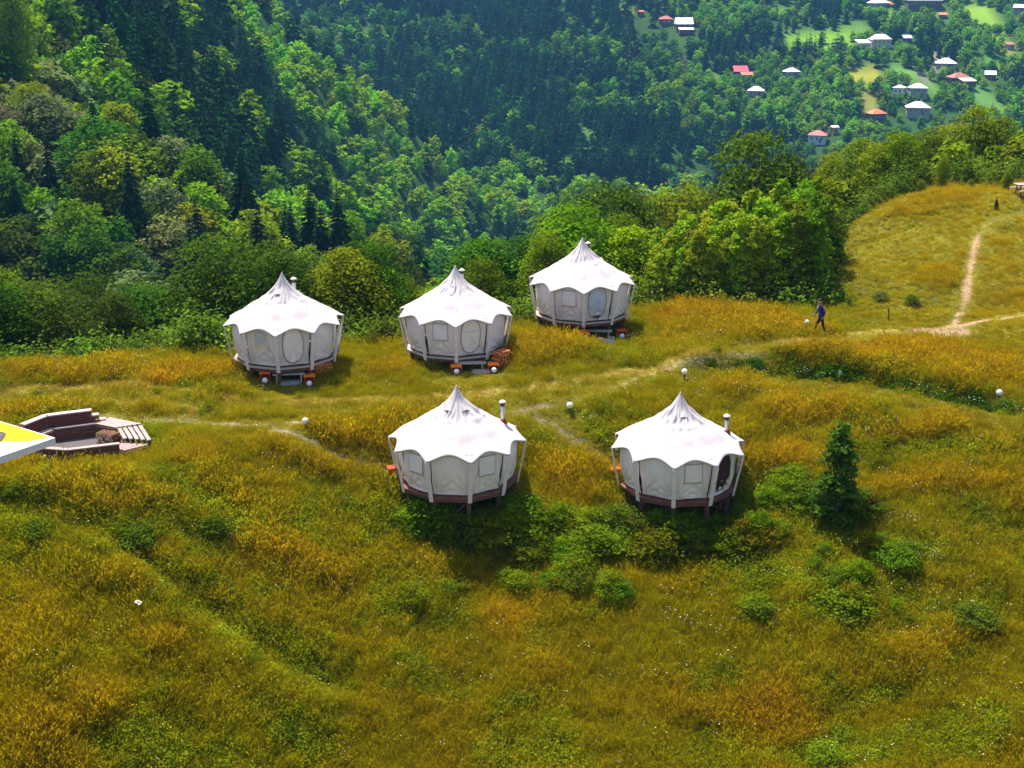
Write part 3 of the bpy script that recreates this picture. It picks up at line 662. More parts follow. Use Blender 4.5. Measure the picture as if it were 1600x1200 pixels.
LK = {'bright': 'bright yellow green tree', 'olive': 'olive green tree', 'mid': 'mid green tree', 'deep': 'dark green tree', 'grey': 'silvery grey tree'}
MARKS = [(150, 'the parasol'), (330, 'the fire pit lamp'), (590, 'the tan window tent'), (815, 'the half door tent'), (1010, 'the blue door tent'), (1150, 'the thicket'), (1320, 'the walking person'), (1480, 'the hill trail'), (9999, 'the picnic table')]
def where(t):
    u, v = t['u'], t['v']; m = [n for lim, n in MARKS if u < lim][0]
    if t['zn'] == 0: return 'on the near bank behind ' + m
    if t['vill']: return 'among the village houses over ' + m + ', ' + ('high up' if v < 60 else 'midway' if v < 120 else 'low down')
    nm, hi, lo = {1: ('nearest wooded slope', 330, 430), 2: ('dark middle hillside', 120, 220), 3: ('sunlit farther spur', 130, 220), 4: ('far hazy hillside', 90, 180)}[t['zn']]
    return ('high on the ' if v < hi else 'halfway up the ' if v < lo else 'low on the ') + nm + ' over ' + m
def grow_forest():
    forest(); g = np.random.default_rng(5)
    ts = [t for t in TREES if clear_of_houses(t)]
    # hidden by the ground in front of it?
    out = []
    for t in ts:
        top = np.array([t['x'], t['y'], t['z'] + t['h']]); q = np.linspace(.05, .97, 60)[:, None]; P = CAM + (top - CAM) * q
        if np.all(height(P[:, 0], P[:, 1]) < P[:, 2] + .3): out.append(t)
    ts = out
    for t in ts:
        t['px'] = t['h'] / t['d'] * FPX; j = g.uniform(.78, 1.22, 3) * g.uniform(.85, 1.15)
        base = GREENS[t['col'] if t['kind'] == 'leaf' else t['kind']]; zf = {0: (1.08, 1.06, 1), 1: (1.05, 1.08, .9), 2: (1.0, 1.22, .8), 3: (1.1, 1.4, .7), 4: (.92, 1.3, .8)}[t['zn']] if t['kind'] != 'dead' else (1, 1, 1)
        t['tint'] = tuple(float(a * b * c_) for a, b, c_ in zip(base, j, zf)); t['rz'] = float(g.uniform(0, 6.28)); t['i'] = int(g.integers(0, 60))
    ts.sort(key=lambda t: -t['px']); count = {'leaf': 0, 'spruce': 0, 'dead': 0}; rest = []
    for t in ts:
        vis = -20 < t['u'] < 1620 and t['v'] - t['px'] < 640 and t['v'] > 2
        lim = {'leaf': 285, 'spruce': 296, 'dead': 300}[t['kind']]
        if not vis or count[t['kind']] >= lim: rest.append(t); continue
        count[t['kind']] += 1; i = t['i']; loc = (t['x'], t['y'], t['z'] - .25)
        if t['kind'] == 'leaf':
            nr = t['d'] < 90; lab = LK[t['col']] + ' ' + where(t)
            plant_tree('leafy_tree', lab, 'tree', lab.replace('tree', 'trees'), loc, t['h'], t['w'], (NEAR_L[i % 5] if nr else MID_L[i % 6]), TRUNKS[i % 3], 8.0, t['tint'], t['rz'])
        else:
            small = t['d'] > 200; lab = ('dark pointed spruce ' if t['kind'] == 'spruce' else 'bare grey dead spruce ') + where(t)
            plant_tree('spruce_tree' if t['kind'] == 'spruce' else 'dead_tree', lab, 'spruce' if t['kind'] == 'spruce' else 'dead tree', lab.replace('spruce', 'spruces'), loc, t['h'], t['w'],
                       DEAD_S[i % 2] if t['kind'] == 'dead' else (FAR_S[i % 4] if small else NEAR_S[i % 3]), None if small else STEMS, 10.0, t['tint'], t['rz'])
    def mass(name, kind, protos, bh, label, cat):
        q = [t for t in rest if t['kind'] == kind]
        if not q: return
        n = len(q); P = np.array([(t['x'], t['y'], t['z'] - .25) for t in q]); k = np.array([t['h'] / bh for t in q]); w_ = np.array([t['w'] for t in q])
        scatter(name, protos, P, np.stack([np.zeros(n), np.zeros(n), [t['rz'] for t in q]], 1), np.stack([k * w_, k * w_, k], 1), np.array([t['i'] % len(protos) for t in q]), np.array([t['tint'] for t in q]), label, cat)
    mass('leafy_forest', 'leaf', FAR_L, 8.0, 'mass of green leafy trees filling the far hillsides and the village', 'forest')
    mass('spruce_forest', 'spruce', FAR_S, 10.0, 'mass of dark spruces filling the far hazy hillsides', 'forest')
    return len(ts), count, len(rest)
grow = grow_forest
# the undergrowth that carpets the bank and the valley sides between the trees
def undergrowth():
    g = np.random.default_rng(31); n = 12000
    y = np.exp(g.uniform(math.log(56), math.log(300), n)); x = g.uniform(-.58, .58, n) * y
    edge = np.interp(x, EDGE_X, EDGE_Y); k = (y > edge + .8) & in_view(x, y, 350); x, y = x[k], y[k]; n = len(x)
    s = g.uniform(.9, 1.9, n) * np.clip(y / 70, .8, 2.6)
    s = np.where(y < np.interp(x, EDGE_X, EDGE_Y) + 4, g.uniform(.9, 1.7, n), s)
    t = np.array([.085, .15, .016]) * g.uniform(.5, 1.5, (n, 1)) * g.uniform(.85, 1.15, (n, 3))
    scatter('undergrowth', [weed('bush', 40, 420, 1.0, .9, .075), weed('bush', 41, 460, 1.25, .8, .07), weed('bush', 42, 400, .8, 1.0, .08)], np.stack([x, y, height(x, y) - .1], 1), np.stack([g.normal(0, .1, n), g.normal(0, .1, n), g.uniform(0, 6.28, n)], 1), np.stack([s, s, s], 1), g.integers(0, 3, n), t, 'tangled green undergrowth covering the bank and valley sides', 'undergrowth')

# trees and shrubs of the near ground that stand out singly
SHRUB = [crown_mesh('foliage', 1.6, 1.0, 19, 95, .05, 700 + k, .0, .8, None, .22) for k in range(4)]
THICK_TRUNKS = [trunk_mesh('trunk', 5.0, .06, 440 + k, 5, .15, .9) for k in range(2)]
THICK = [crown_mesh('crown', 6, 1.0 + .15 * (k % 2), 30, 95, .09, 720 + k, .02, 2.0, None, .3) for k in range(4)]
SHRUB_STEM = trunk_mesh('stem', 1.3, .03, 9, 6, .05, .8)
def feet(u, v): p = ground(u, v); return p
def single_trees():
    g = random.Random(3)
    def T(name, label, u, vtop, y, wid, crown, tint, base_h=8.0, trunk=None, cat='tree', group=None, uc=None):
        p = at_y(u, vtop, y); z = float(height(p[0], y)) - .2; h = max(p[2] - z, 1.0) * (1.10 if base_h == 8.0 else 1.04)
        return plant_tree(name, label, cat, group, (p[0], y, z), h, wid, crown, trunk or (THICK_TRUNKS[g.randrange(2)] if base_h == 6.0 else TRUNKS[g.randrange(3)]), base_h, tint, g.uniform(0, 6.28))
    DK = (.07, .125, .010); OL = (.14, .175, .010); LT = (.15, .205, .010)
    T('leafy_tree', 'tallest dark leafy tree with pointed top rising above the thicket', 1183, 212, 92, .9, NEAR_L[0], DK)
    T('leafy_tree', 'broad dark tree leaning against the tallest one above the thicket', 1232, 250, 93, .95, NEAR_L[1], (.045, .08, .01))
    T('leafy_tree', 'dark leafy tree behind the peak of the back tent', 935, 300, 82, .9, NEAR_L[2], (.055, .105, .012)); T('leafy_tree', 'dark round tree just beside the back tent roof', 985, 305, 80, .85, NEAR_L[3], (.06, .11, .012))
    T('leafy_tree', 'olive tree between the back tent and the tallest tree', 1050, 300, 88, .9, NEAR_L[4], OL); T('leafy_tree', 'small upright bright tree at the end of the olive trees', 1085, 292, 90, .7, NEAR_L[0], LT)
    T('leafy_tree', 'bushy olive tree to the left of the back tent', 865, 345, 76, .95, NEAR_L[1], (.085, .13, .012))
    ridge = [(1300, 245, 92, .8, OL, 'slim olive tree behind the top of the thicket'), (1345, 222, 90, 1.0, (.105, .16, .012), 'bright tree at the left foot of the golden hill ridge'), (1372, 230, 88, .9, LT, 'loose light green tree behind the golden hill shoulder'),
             (1420, 215, 95, 1.0, (.06, .10, .010), 'dark tree in the middle of the ridge row'), (1453, 205, 96, 1.0, (.08, .12, .01), 'olive tree in the ridge row left of the tall one'), (1490, 195, 97, 1.0, OL, 'broad tree beside the tallest ridge tree'),
             (1530, 168, 96, .85, (.12, .165, .012), 'tallest loose topped tree of the ridge row'), (1562, 190, 97, 1.0, (.09, .13, .01), 'round tree behind the picnic table'), (1600, 212, 95, 1.1, (.075, .115, .01), 'dark tree at the end of the ridge row beyond the picnic table'), (1400, 255, 92, .9, (.05, .085, .01), 'low dark tree filling the gap of the ridge row'), (1510, 230, 93, 1.0, (.045, .08, .01), 'dark tree under the tallest ridge tree')]
    for u, v, y, w, t, lab in ridge: T('leafy_tree', lab, u, v, y, w, NEAR_L[g.randrange(5)], tuple(c * 1.3 for c in t))
    T('young_tree', 'small young tree on a thin trunk at the hill crest', 1476, 247, 82.0, .62, NEAR_L[2], (.12, .165, .016)); T('young_tree', 'bright young bush tree beside the picnic table', 1575, 268, 80.5, .8, NEAR_L[3], (.15, .20, .012))
    T('young_tree', 'low light green sapling left of the young crest tree', 1440, 282, 81.5, .9, NEAR_L[4], (.13, .18, .015)); T('young_tree', 'tiny light sapling between the two crest saplings', 1517, 287, 81.0, .8, NEAR_L[1], (.14, .19, .015))
    # the thicket: many slim young trees in one stand
    k = 0
    for row, y in enumerate((65.4, 67.6, 70, 73)):
        for u in range(1008, 1290, 18):
            uu = u + g.uniform(-9, 9) + row * 8; v = np.interp(uu, [1000, 1060, 1130, 1200, 1270, 1340], [375, 318, 298, 282, 262, 285]) + g.uniform(-6, 26) + (3 - row) * 14
            t = tuple(c * g.uniform(.8, 1.2) for c in ((.20, .29, .014) if uu < 1225 else (.115, .205, .010)))
            rk = ('front', 'second', 'third', 'hindmost')[row] + ' rank of the thicket'
            lab = ('light green young tree in the ' + rk + (' beside the blue door tent' if uu < 1115 else ' towards the walking person')) if uu < 1225 else 'dark green young tree in the ' + rk + ' behind the walking person'
            T('young_tree', lab, uu, v, y, g.uniform(.8, 1.1), THICK[g.randrange(4)], t, 6.0, group=lab.replace('tree', 'trees', 1))
    T('young_tree', 'tall dark edge tree of the thicket beside the golden hill', 1274, 290, 66.0, .95, THICK[0], (.09, .18, .010), 6.0); T('young_tree', 'reddish brown topped sapling at the top of the thicket', 1143, 298, 77, .5, THICK[1], (.30, .10, .03), 6.0)
    T('leafy_tree', 'tall bright tree cut off by the upper corner over the parasol', 2, -60, 226, .55, NEAR_L[0], (.15, .24, .008)); T('leafy_tree', 'bright round tree at the skyline below the corner tree', 45, 135, 205, 1.1, NEAR_L[2], (.17, .25, .008))
    # dark young conifer on the slope
    p = feet(1304, 822); h = 4.8
    plant_tree('young_conifer', 'narrow dark young conifer standing alone on the grassy slope', 'conifer', None, tuple(p - np.array([0, 0, .2])), h, 1.2, crown_mesh('crown', 8, 1.3, 46, 70, .13, 801, .0, 2.1, None, .3), TRUNKS[0], 8.0, (.055, .12, .014), .4)
    q = feet(1556, 326); plant_tree('young_conifer', 'tiny dark fir seedling below the picnic table', 'conifer', None, tuple(q), .75, 1.3, NEAR_S[0], None, 10.0, (.05, .07, .02), 0)
    # shrubs on the meadow and about the stilts: u, v of the foot, height in metres, width, tint
    D = (.062, .108, .008); M = (.115, .18, .008); B = (.13, .17, .010)
    named = [(1262, 790, 1.7, 1.2, D, 'dark shrub at the left foot of the lone conifer'), (1345, 800, 1.6, 1.3, D, 'dark shrub at the right foot of the lone conifer'), (925, 860, 1.75, 1.5, M, 'largest leafy shrub between the two stilted front tents'), (965, 830, 1.8, 1.2, (.075, .12, .012), 'leafy shrub just left of the front tent with the dark open door'),
             (1185, 965, 1.5, 1.1, M, 'bright leafy shrub alone below the front tent with the dark open door'), (1320, 955, 1.4, 1.6, M, 'wide leafy shrub below the lone conifer'), (1520, 975, 1.3, 1.5, (.075, .12, .012), 'wide low shrub on the slope at the right'), (450, 1150, .9, 1.0, D, 'small dark shrub near the bottom of the slope left of the middle'), (1290, 1195, 1.2, 1.5, M, 'low bright shrub at the very bottom of the slope'), (1310, 1150, .8, 1.2, M, 'small shrub just above the lowest one'),
             (1425, 478, 1.1, .8, D, 'small dark bush on the golden hill by the trail'), (1375, 470, 1.0, 1.2, (.12, .15, .03), 'flowering pale bush at the foot of the golden hill'), (60, 838, 1.0, 1.6, D, 'dark bramble at the edge left under the parasol'), (215, 845, 1.1, 1.7, D, 'dark bramble clump on the bank below the fire pit'), (335, 830, 1.0, 1.5, D, 'dark bramble right of the bank clump below the fire pit'), (20, 770, .8, 1.2, M, 'low green bramble in front of the parasol'), (650, 1035, .6, 1.3, M, 'small green shrub in the middle of the lower slope'), (455, 1045, .6, 1.6, D, 'low dark growth along the lower bank')]
    for u, v, h, w, t, lab in named:
        p = feet(u, v); plant_tree('shrub', lab, 'shrub', None, tuple(p - np.array([0, 0, .1])), h * .68, w * 1.25, SHRUB[g.randrange(4)], SHRUB_STEM, 1.6, t, g.uniform(0, 6.28))
    for (u0, u1, v0, v1, n, lab, grp) in [(665, 845, 812, 856, 30, 'leafy bramble growing round the stilts of the front tent by the red box', 'brambles round the stilts by the red box'), (1000, 1190, 834, 876, 24, 'leafy bramble growing round the stilts of the front tent with the dark doorway', 'brambles round the stilts below the dark doorway'),
                                         (800, 1000, 790, 930, 26, 'leafy shrub in the green patch between the two stilted tents', 'shrubs between the two stilted tents'), (1150, 1260, 745, 840, 16, 'leafy shrub beside the tent with the dark doorway', 'shrubs beside the tent with the dark doorway'), (1240, 1440, 850, 985, 16, 'low leafy shrub on the slope below the lone conifer', 'low shrubs below the lone conifer'), (640, 980, 850, 945, 18, 'low leafy shrub below the stilted tent by the red box', 'low shrubs below the stilted tent by the red box')]:
        for i in range(n):
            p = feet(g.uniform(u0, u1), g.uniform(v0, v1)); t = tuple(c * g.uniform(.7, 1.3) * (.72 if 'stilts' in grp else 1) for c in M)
            plant_tree('shrub', lab, 'shrub', grp, tuple(p - np.array([0, 0, .1])), g.uniform(.5, 1.15) * (1.4 if 'stilts' in grp else 1), g.uniform(.9, 1.5), SHRUB[g.randrange(4)], SHRUB_STEM, 1.6, t, g.uniform(0, 6.28))
    L = len(DITCH)
    for i in range(85):                                                # rank weeds along the ditch
        k = g.uniform(.25, L - 1.6); j = int(k); wp = ('at its start beside the path', 'above the bank lamp', 'between the two ditch lamps', 'by the farthest lamp')[min(3, int(k / 1.6))]; x = DITCH[j][0] + (DITCH[j + 1][0] - DITCH[j][0]) * (k - j); y = DITCH[j][1] + (DITCH[j + 1][1] - DITCH[j][1]) * (k - j) + g.uniform(-.1, .5)
        plant_tree('shrub', 'dark green weed clump in the ditch ' + wp, 'shrub', 'weeds in the ditch ' + wp, (x, y, float(height(x, y)) - .1), g.uniform(.35, .62), g.uniform(1.0, 1.5), SHRUB[g.randrange(4)], None, 1.6, tuple(c * g.uniform(.7, 1.2) for c in (.055, .115, .008)), g.uniform(0, 6.28))
    for (u, v, h) in [(1363, 800, .9), (990, 835, .8), (1040, 690, .6), (645, 690, .55)]:
        p = feet(u, v); plant_tree('dock_plant', {1363: 'rusty red dock seed stalk right of the lone conifer', 990: 'rusty dock stalk between the stilted tents', 1040: 'small rusty dock stalk behind a front tent', 645: 'rusty dock stalk behind the tent by the red box'}[u], 'plant', None, tuple(p), h, .35, SHRUB[1], None, 1.6, (.34, .075, .012), 0)

# ------------------------------------------------------------------ lotus tents
ROOF_R = [0.0, .10, .20, .31, .46, .63, .81, .98, 1.14, 1.32, 1.52, 1.74, 1.96, 2.20, 2.45, 2.67]
ROOF_Z = [3.62, 3.42, 3.24, 3.07, 2.90, 2.74, 2.58, 2.46, 2.37, 2.265, 2.145, 2.01, 1.88, 1.74, 1.59, 1.475]
ROOF_T = np.linspace(0, 1, 16)
def roof_pt(a, t, off, seed):
    """a: angle from the front (towards +x), t: 0 apex .. 1 eave"""
    r = np.interp(t, ROOF_T, ROOF_R); z = np.interp(t, ROOF_T, ROOF_Z)
    ph = (a - off) / R(36); q = np.abs(np.sin(ph * math.pi)); e = sstep(.62, 1, t)
    r = r * (1 - e * .14 * q ** .8); z = z + .20 * q ** 1.1 * sstep(.72, 1, t)
    tip = np.exp(-(((np.abs(((ph + .5) % 1) - .5)) / .22) ** 2))
    z = z - .055 * tip * np.exp(-((r - 1.86) / .24) ** 2) + .03 * (1 - tip) * np.exp(-((r - 1.9) / .5) ** 2)
    sp_ = np.exp(-((r - .72) / .42) ** 2)
    pleat = (.008 * np.sin(17 * a + 3 * vnoise(a * 2 + 9, t * 4, seed)) + .085 * (vnoise(a * 7 + 20, r * 2.2, seed + 1) - .5) + .07 * (vnoise(a * 11 + 50 + r * 2.5, r * 4.0, seed + 5) - .5)) * sp_
    crease = (.09 + .025 * (seed % 3)) * (np.abs(vnoise(a * 2.2 + 30, r * 1.3 + a * .7, seed + 2) - .5) - .2) * np.exp(-((r - 1.3) / .5) ** 2)
    seam = .010 * np.exp(-((((ph + .5) % 1) - .5) / .035) ** 2) * sstep(.4, .9, r)
    fine = seam + .008 * (vnoise(a * 6 + 11, r * 4.5, seed + 3) - .5)
    # a ring of slack cloth where the spire meets the dome
    ring = .11 * np.exp(-((r - .98) / .10) ** 2) * (vnoise(a * 3 + 70, r * 6, seed + 7) - .35)
    r = r + pleat * .9; z = z + pleat * .5 + (crease + fine) * sstep(0.1, .5, r) + ring
    return np.stack([r * np.sin(a), -r * np.cos(a), z], -1)
def roof_mesh(off, seed):
    na, ntt = 240, 46
    A = np.linspace(0, 2 * math.pi, na, endpoint=False); T = np.concatenate([np.linspace(0, .5, 24) ** 1.0, np.linspace(.5, 1, 23)[1:]])[1:]
    AA, TT = np.meshgrid(A, T); ph = None
    P = roof_pt(AA, TT, off, seed); nt_ = len(T)
    V = np.concatenate([P.reshape(-1, 3), [[0, 0, ROOF_Z[0]]]])
    k = np.arange(na); k2 = (k + 1) % na
    Q = np.concatenate([np.stack([i * na + k, (i + 1) * na + k, (i + 1) * na + k2, i * na + k2], 1) for i in range(nt_ - 1)])
    Tr = np.stack([np.full(na, len(V) - 1), k, k2], 1)
    # hem: a narrow skirt turned down all round the eave, so that the cloth has an edge
    last = (nt_ - 1) * na; h0 = len(V); hem = V[last:last + na].copy(); hem[:, 2] -= .045; hem[:, :2] *= .995
    inn = hem.copy(); inn[:, :2] *= .97; inn[:, 2] += .03
    V = np.concatenate([V, hem, inn]); H = np.stack([last + k, h0 + k, h0 + k2, last + k2], 1); H2 = np.stack([h0 + k, h0 + na + k, h0 + na + k2, h0 + k2], 1)
    return mesh_np('roof', V, [Q, H, H2, Tr], [M_CANVAS], None, True)
def panel_pt(k, p, q, off, out=0.0, seed=0, folds=1.0):
    """p: -1..1 across the panel between poles k and k+1, q: 0 floor .. 1 eave"""
    p = np.asarray(p, float); q = np.asarray(q, float); a0 = off + R(36) * (k + .5); da = R(17.5) * p
    rr = 2.06 + .22 * np.clip(q, 0, 1) + .05 * np.sin(np.clip(q, 0, 1) * 3.0)
    x = rr * np.cos(R(16.5)) / np.cos(da); x = x + out
    d1 = np.hypot((p + 1) * .62, q * 1.55); a1 = np.arctan2(q * 1.55, (p + 1) * .62); d2 = np.hypot((1 - p) * .62, q * 1.55); a2 = np.arctan2(q * 1.55, (1 - p) * .62)
    f = .058 * np.sin(a1 * 17 + seed) * np.exp(-((d1 - .42) / .38) ** 2) + .058 * np.sin(a2 * 15 + 2 * seed) * np.exp(-((d2 - .42) / .38) ** 2)
    f = f + .05 * (1 - p ** 2) * np.sin(q * 3.0) + .03 * (vnoise(p * 2 + seed, q * 3, 7 + int(seed)) - .5)
    x = x + f * folds
    a = a0 + da; return np.stack([x * np.sin(a), -x * np.cos(a), .03 + 1.62 * q], -1)
def grid_patch(name, fn, us, vs_, mats, smooth=True, mi=None):
    U, V_ = np.meshgrid(us, vs_); P = fn(U, V_).reshape(-1, 3); n = len(us); m = len(vs_)
    i = np.arange(n * m).reshape(m, n); F = np.stack([i[:-1, :-1], i[:-1, 1:], i[1:, 1:], i[1:, :-1]], -1).reshape(-1, 4)
    return mesh_np(name, P, F, mats, None, smooth, mi)
def ring_patch(name, fn, cx, cy, rx, ry, flat_top, mats, nseg=36, w=.05, tilt=.0):
    """a round door or window: a raised seam ring (slot 1) round the cloth or painted dark opening that fills it (slot 0)"""
    th = np.linspace(0, 2 * math.pi, nseg, endpoint=False); c = np.sign(np.cos(th)) * np.abs(np.cos(th)) ** .8; s = np.sign(np.sin(th)) * np.abs(np.sin(th)) ** .8
    rings = [(0.02, .035), (.3, .035), (.6, .035), (1 - w * .2, .03), (1.0, .05), (1 + w, .05), (1 + w * 1.3, .004)]; V = []
    for f, o in rings: V.append(fn(cx + c * rx * f, np.minimum(cy + s * ry * f, flat_top), o))
    V = np.concatenate(V); k = np.arange(nseg); k2 = (k + 1) % nseg; Q = []; mi = []
    for i in range(len(rings) - 1):
        Q.append(np.stack([i * nseg + k, i * nseg + k2, (i + 1) * nseg + k2, (i + 1) * nseg + k], 1)); mi += [0 if i < 3 else 1] * nseg
    Q = np.concatenate(Q); return mesh_np(name, V, Q, mats, None, True, mi)
def rect_patch(name, fn, p0, p1, q0, q1, mats, out=.014, b=.035):
    def f(U, V_): return fn(U, V_, out)
    us = np.array([p0, p0 + b, *np.linspace(p0 + b, p1 - b, 7)[1:-1], p1 - b, p1]); vs_ = np.array([q0, q0 + b, *np.linspace(q0 + b, q1 - b, 6)[1:-1], q1 - b, q1])
    mi = [1 if (i == 0 or i == len(us) - 2 or j == 0 or j == len(vs_) - 2) else 0 for j in range(len(vs_) - 1) for i in range(len(us) - 1)]
    return grid_patch(name, lambda U, V_: fn(U, V_, .012 + .055 * np.clip((q1 - V_) / (q1 - q0), 0, 1) ** 1.5), us, vs_, mats, True, mi)
def tent(u, v_apex, y, zdeck, off, label, windows, door, pipe_a, pipe_r, pipe_top, pipe_mats, vents, seed, braces=False, win_mats=None):
    p = at_y(u, v_apex, y); x = p[0]; rz = math.atan2(-x, y); off = R(off)
    t = empty('lotus_tent', (x, y, zdeck), rz, label, 'tent', 'white lotus tents on timber decks')
    ca, sa = math.cos(rz), math.sin(rz)
    def gz(lx, ly): return float(height(x + lx * ca - ly * sa, y + lx * sa + ly * ca)) - zdeck
    link('roof', roof_mesh(off, seed), t)
    for k in range(10):
        fn = lambda U, V_, o=0.0, k=k: panel_pt(k, U, V_, off, o, (seed * 3 + k * 1.7) % 9)
        link('wall_panel', grid_patch('wall_panel', fn, np.linspace(-1, 1, 25), np.linspace(0, 1.02, 22), [M_WALLC]), t)
        if k in windows:
            kind = windows[k]
            if kind == 'round_open':
                w_ = link('window', rect_patch('window', fn, -.5, .42, .42, .93, [M_TAN, M_WALLC]), t)
                link('fly_screen', ring_patch('fly_screen', lambda U, V_, o: fn(U, V_, o + .012), -.04, .78, .34, .2, .93, [M_MESHW, M_TAN], w=.08), w_)
            else: link('window', rect_patch('window', fn, -.5, .5, .44 if kind == 'tall' else .50, .93, [M_WALLC, M_SEAM]), t)
        if door and k == door[0]:
            m_ = {'closed': M_WALLC, 'half': M_WALLC, 'blue': M_BLUEG, 'dark': M_DARKIN}[door[1]]  # the dark kind paints interior shade across the open doorway
            d_ = link('door', ring_patch('door', fn, -.06, .55, .62, .46, .99, [m_, M_SEAM], w=.075), t)
            if door[1] == 'half':
                link('door_flap', grid_patch('door_flap', lambda U, V_: fn(U, V_, .035 + .03 * np.sin(V_ * 40)), np.linspace(-.6, .5, 12), np.linspace(.70, .74, 4), [M_SEAM]), d_)
            if door[1] == 'blue':
                link('door_flap', grid_patch('door_flap', lambda U, V_: fn(U * (1 - .6 * (V_ < .12)), V_, .05 + .02 * np.sin(U * 9)), np.linspace(-.35, .25, 10), np.linspace(.06, .16, 4), [M_DARKIN]), d_)
        a0 = off + R(36) * k; a1 = a0 + R(36)
        P = lambda r, a, z: (r * math.sin(a), -r * math.cos(a), z)
        MB().beam(P(2.22, a0, -.055), P(2.22, a1, -.055), .13, .07, 0).build('deck_ledge', M_GREYWOOD if not braces else M_DECK, t, bevel=.008)
        MB().beam(P(2.14, a0, -.17), P(2.14, a1, -.17), .07, .15, 0).build('rim_beam', M_DECK, t, bevel=.008)
        rad = Vector((math.sin(a0), -math.cos(a0), 0))
        MB().beam(P(2.29, a0, -.20), P(2.60, a0, 1.45), .155, .05, up=rad).build('tent_pole', M_WHITEW, t, bevel=.01)
        lo = gz(2.05 * math.sin(a0), -2.05 * math.cos(a0)) - .35
        if lo < -.3: MB().beam(P(2.07, a0, lo), P(2.07, a0, -.1), .15, .15, up=rad).build('stilt', M_STILT, t, bevel=.01)
        if braces and k in (0, 1, 2, 8, 9):
            aa, ab = a0, a0 + R(36 if k % 2 else -36); MB().beam(P(1.98, aa, -.25), P(1.98, ab, gz(2.0 * math.sin(ab), -2.0 * math.cos(ab)) + .15), .10, .05).build('brace', M_STILT, t, bevel=.006)
    MB().prism([(2.16 * math.sin(off + R(36) * k), -2.16 * math.cos(off + R(36) * k)) for k in range(10)], -.10, -.005).build('deck_floor', M_DECK, t)
    for r_ in (-1.2, 0, 1.2): MB().beam((-1.85 + abs(r_) * .3, r_, -.19), (1.85 - abs(r_) * .3, r_, -.19), .10, .17).build('joist', M_STILT, t)
    # smoke pipe through the roof
    a = R(pipe_a); T = np.interp(pipe_r, ROOF_R, ROOF_T); b = roof_pt(np.array(a), np.array(T), off, seed); b = Vector(map(float, b)); top = pipe_top
    s = MB().tube([b + Vector((0, 0, -.15)), b + Vector((-.03, 0, top))], .075, 12).build('stove_pipe', pipe_mats[0], t, True)
    MB().lathe([(.075, 0), (.085, .0), (.085, .12), (.075, .12)], 12, b + Vector((-.03, 0, top - .13))).build('pipe_band', M_SOOT, s, True)
    MB().lathe([(.005, .11), (.13, .03), (.15, 0), (.10, .0), (.005, .02)], 12, b + Vector((-.03, 0, top + .02))).build('pipe_cap', M_WHITEW, s, True)
    MB().lathe([(.17, -.06), (.12, .10), (.078, .16)], 12, b + Vector((0, 0, -.02))).build('pipe_collar', pipe_mats[1], s, True)
    # hooded vents in the spire
    for va in vents:
        a = R(va); c = Vector(map(float, roof_pt(np.array(a), np.array(3.4 / 15), off, seed))); lo_ = Vector(map(float, roof_pt(np.array(a), np.array(4.9 / 15), off, seed)))
        n = Vector((math.sin(a), -math.cos(a), .55)).normalized(); s_ = Vector((math.cos(a), math.sin(a), 0)); d = (lo_ - c)
        m = MB(); wd = .15; B = c + d * .92 - s_ * wd + n * .03; C_ = c + d * .92 + s_ * wd + n * .03; A = c + n * .015; Mv = c + d * .86 + n * .055
        m.add([A, B, Mv, C_], [(0, 1, 2), (0, 2, 3)], 0); m.add([B, C_, Mv, (B + C_) / 2 - n * .03], [(0, 3, 2), (3, 1, 2)], 0)
        m.beam(B + d * .03, C_ + d * .03, .022, .03, 1)  # dark bar paints the shade of the slit below the hood
        m.build('vent', [M_CANVAS, M_SEAM], t)
    return t
TENTS = []
def tents():
    a = dict
    tent(440, 424, 53.8, 1.05, -9, 'white tent with tan flapped round window and closed door, nearest the fire pit', {9: 'round_open'}, (0, 'closed'), 150, 1.05, .62, (M_WHITEW, M_CANVAS), (-20,), 1)
    tent(711, 416, 55.5, .98, 0, 'white tent with half rolled round door, in the middle of the back row', {9: 'tall'}, (0, 'half'), 163, 1.15, .75, (M_WHITEW, M_CANVAS), (-10,), 2)
    tent(910, 368, 60.0, 1.34, 3, 'white tent with open grey blue round door and shoes before its step', {9: 'tall'}, (0, 'blue'), 165, 1.2, .72, (M_SOOT, M_CANVAS), (-9,), 3)
    tent(713, 605, 45.3, -1.28, 11, 'white tent on dark stilts beside the small red box on the slope', {8: 'tall', 0: 'tall'}, None, 104, 1.93, .78, (M_STEEL, M_REDBR), (-34, 34), 4, True)
    tent(1063, 618, 46.1, -1.80, -2, 'white tent on braced stilts with a dark open doorway at its side', {0: 'tall'}, (1, 'dark'), 103, 1.92, .66, (M_STEEL, M_REDBR), (16,), 5, True)
    for o in list(COL.objects):
        if o.name.startswith('lotus_tent'): TENTS.append(o); FOOTPRINTS.append((o.location.x, o.location.y - (0 if o.location.z > 0 else .7), 2.2))

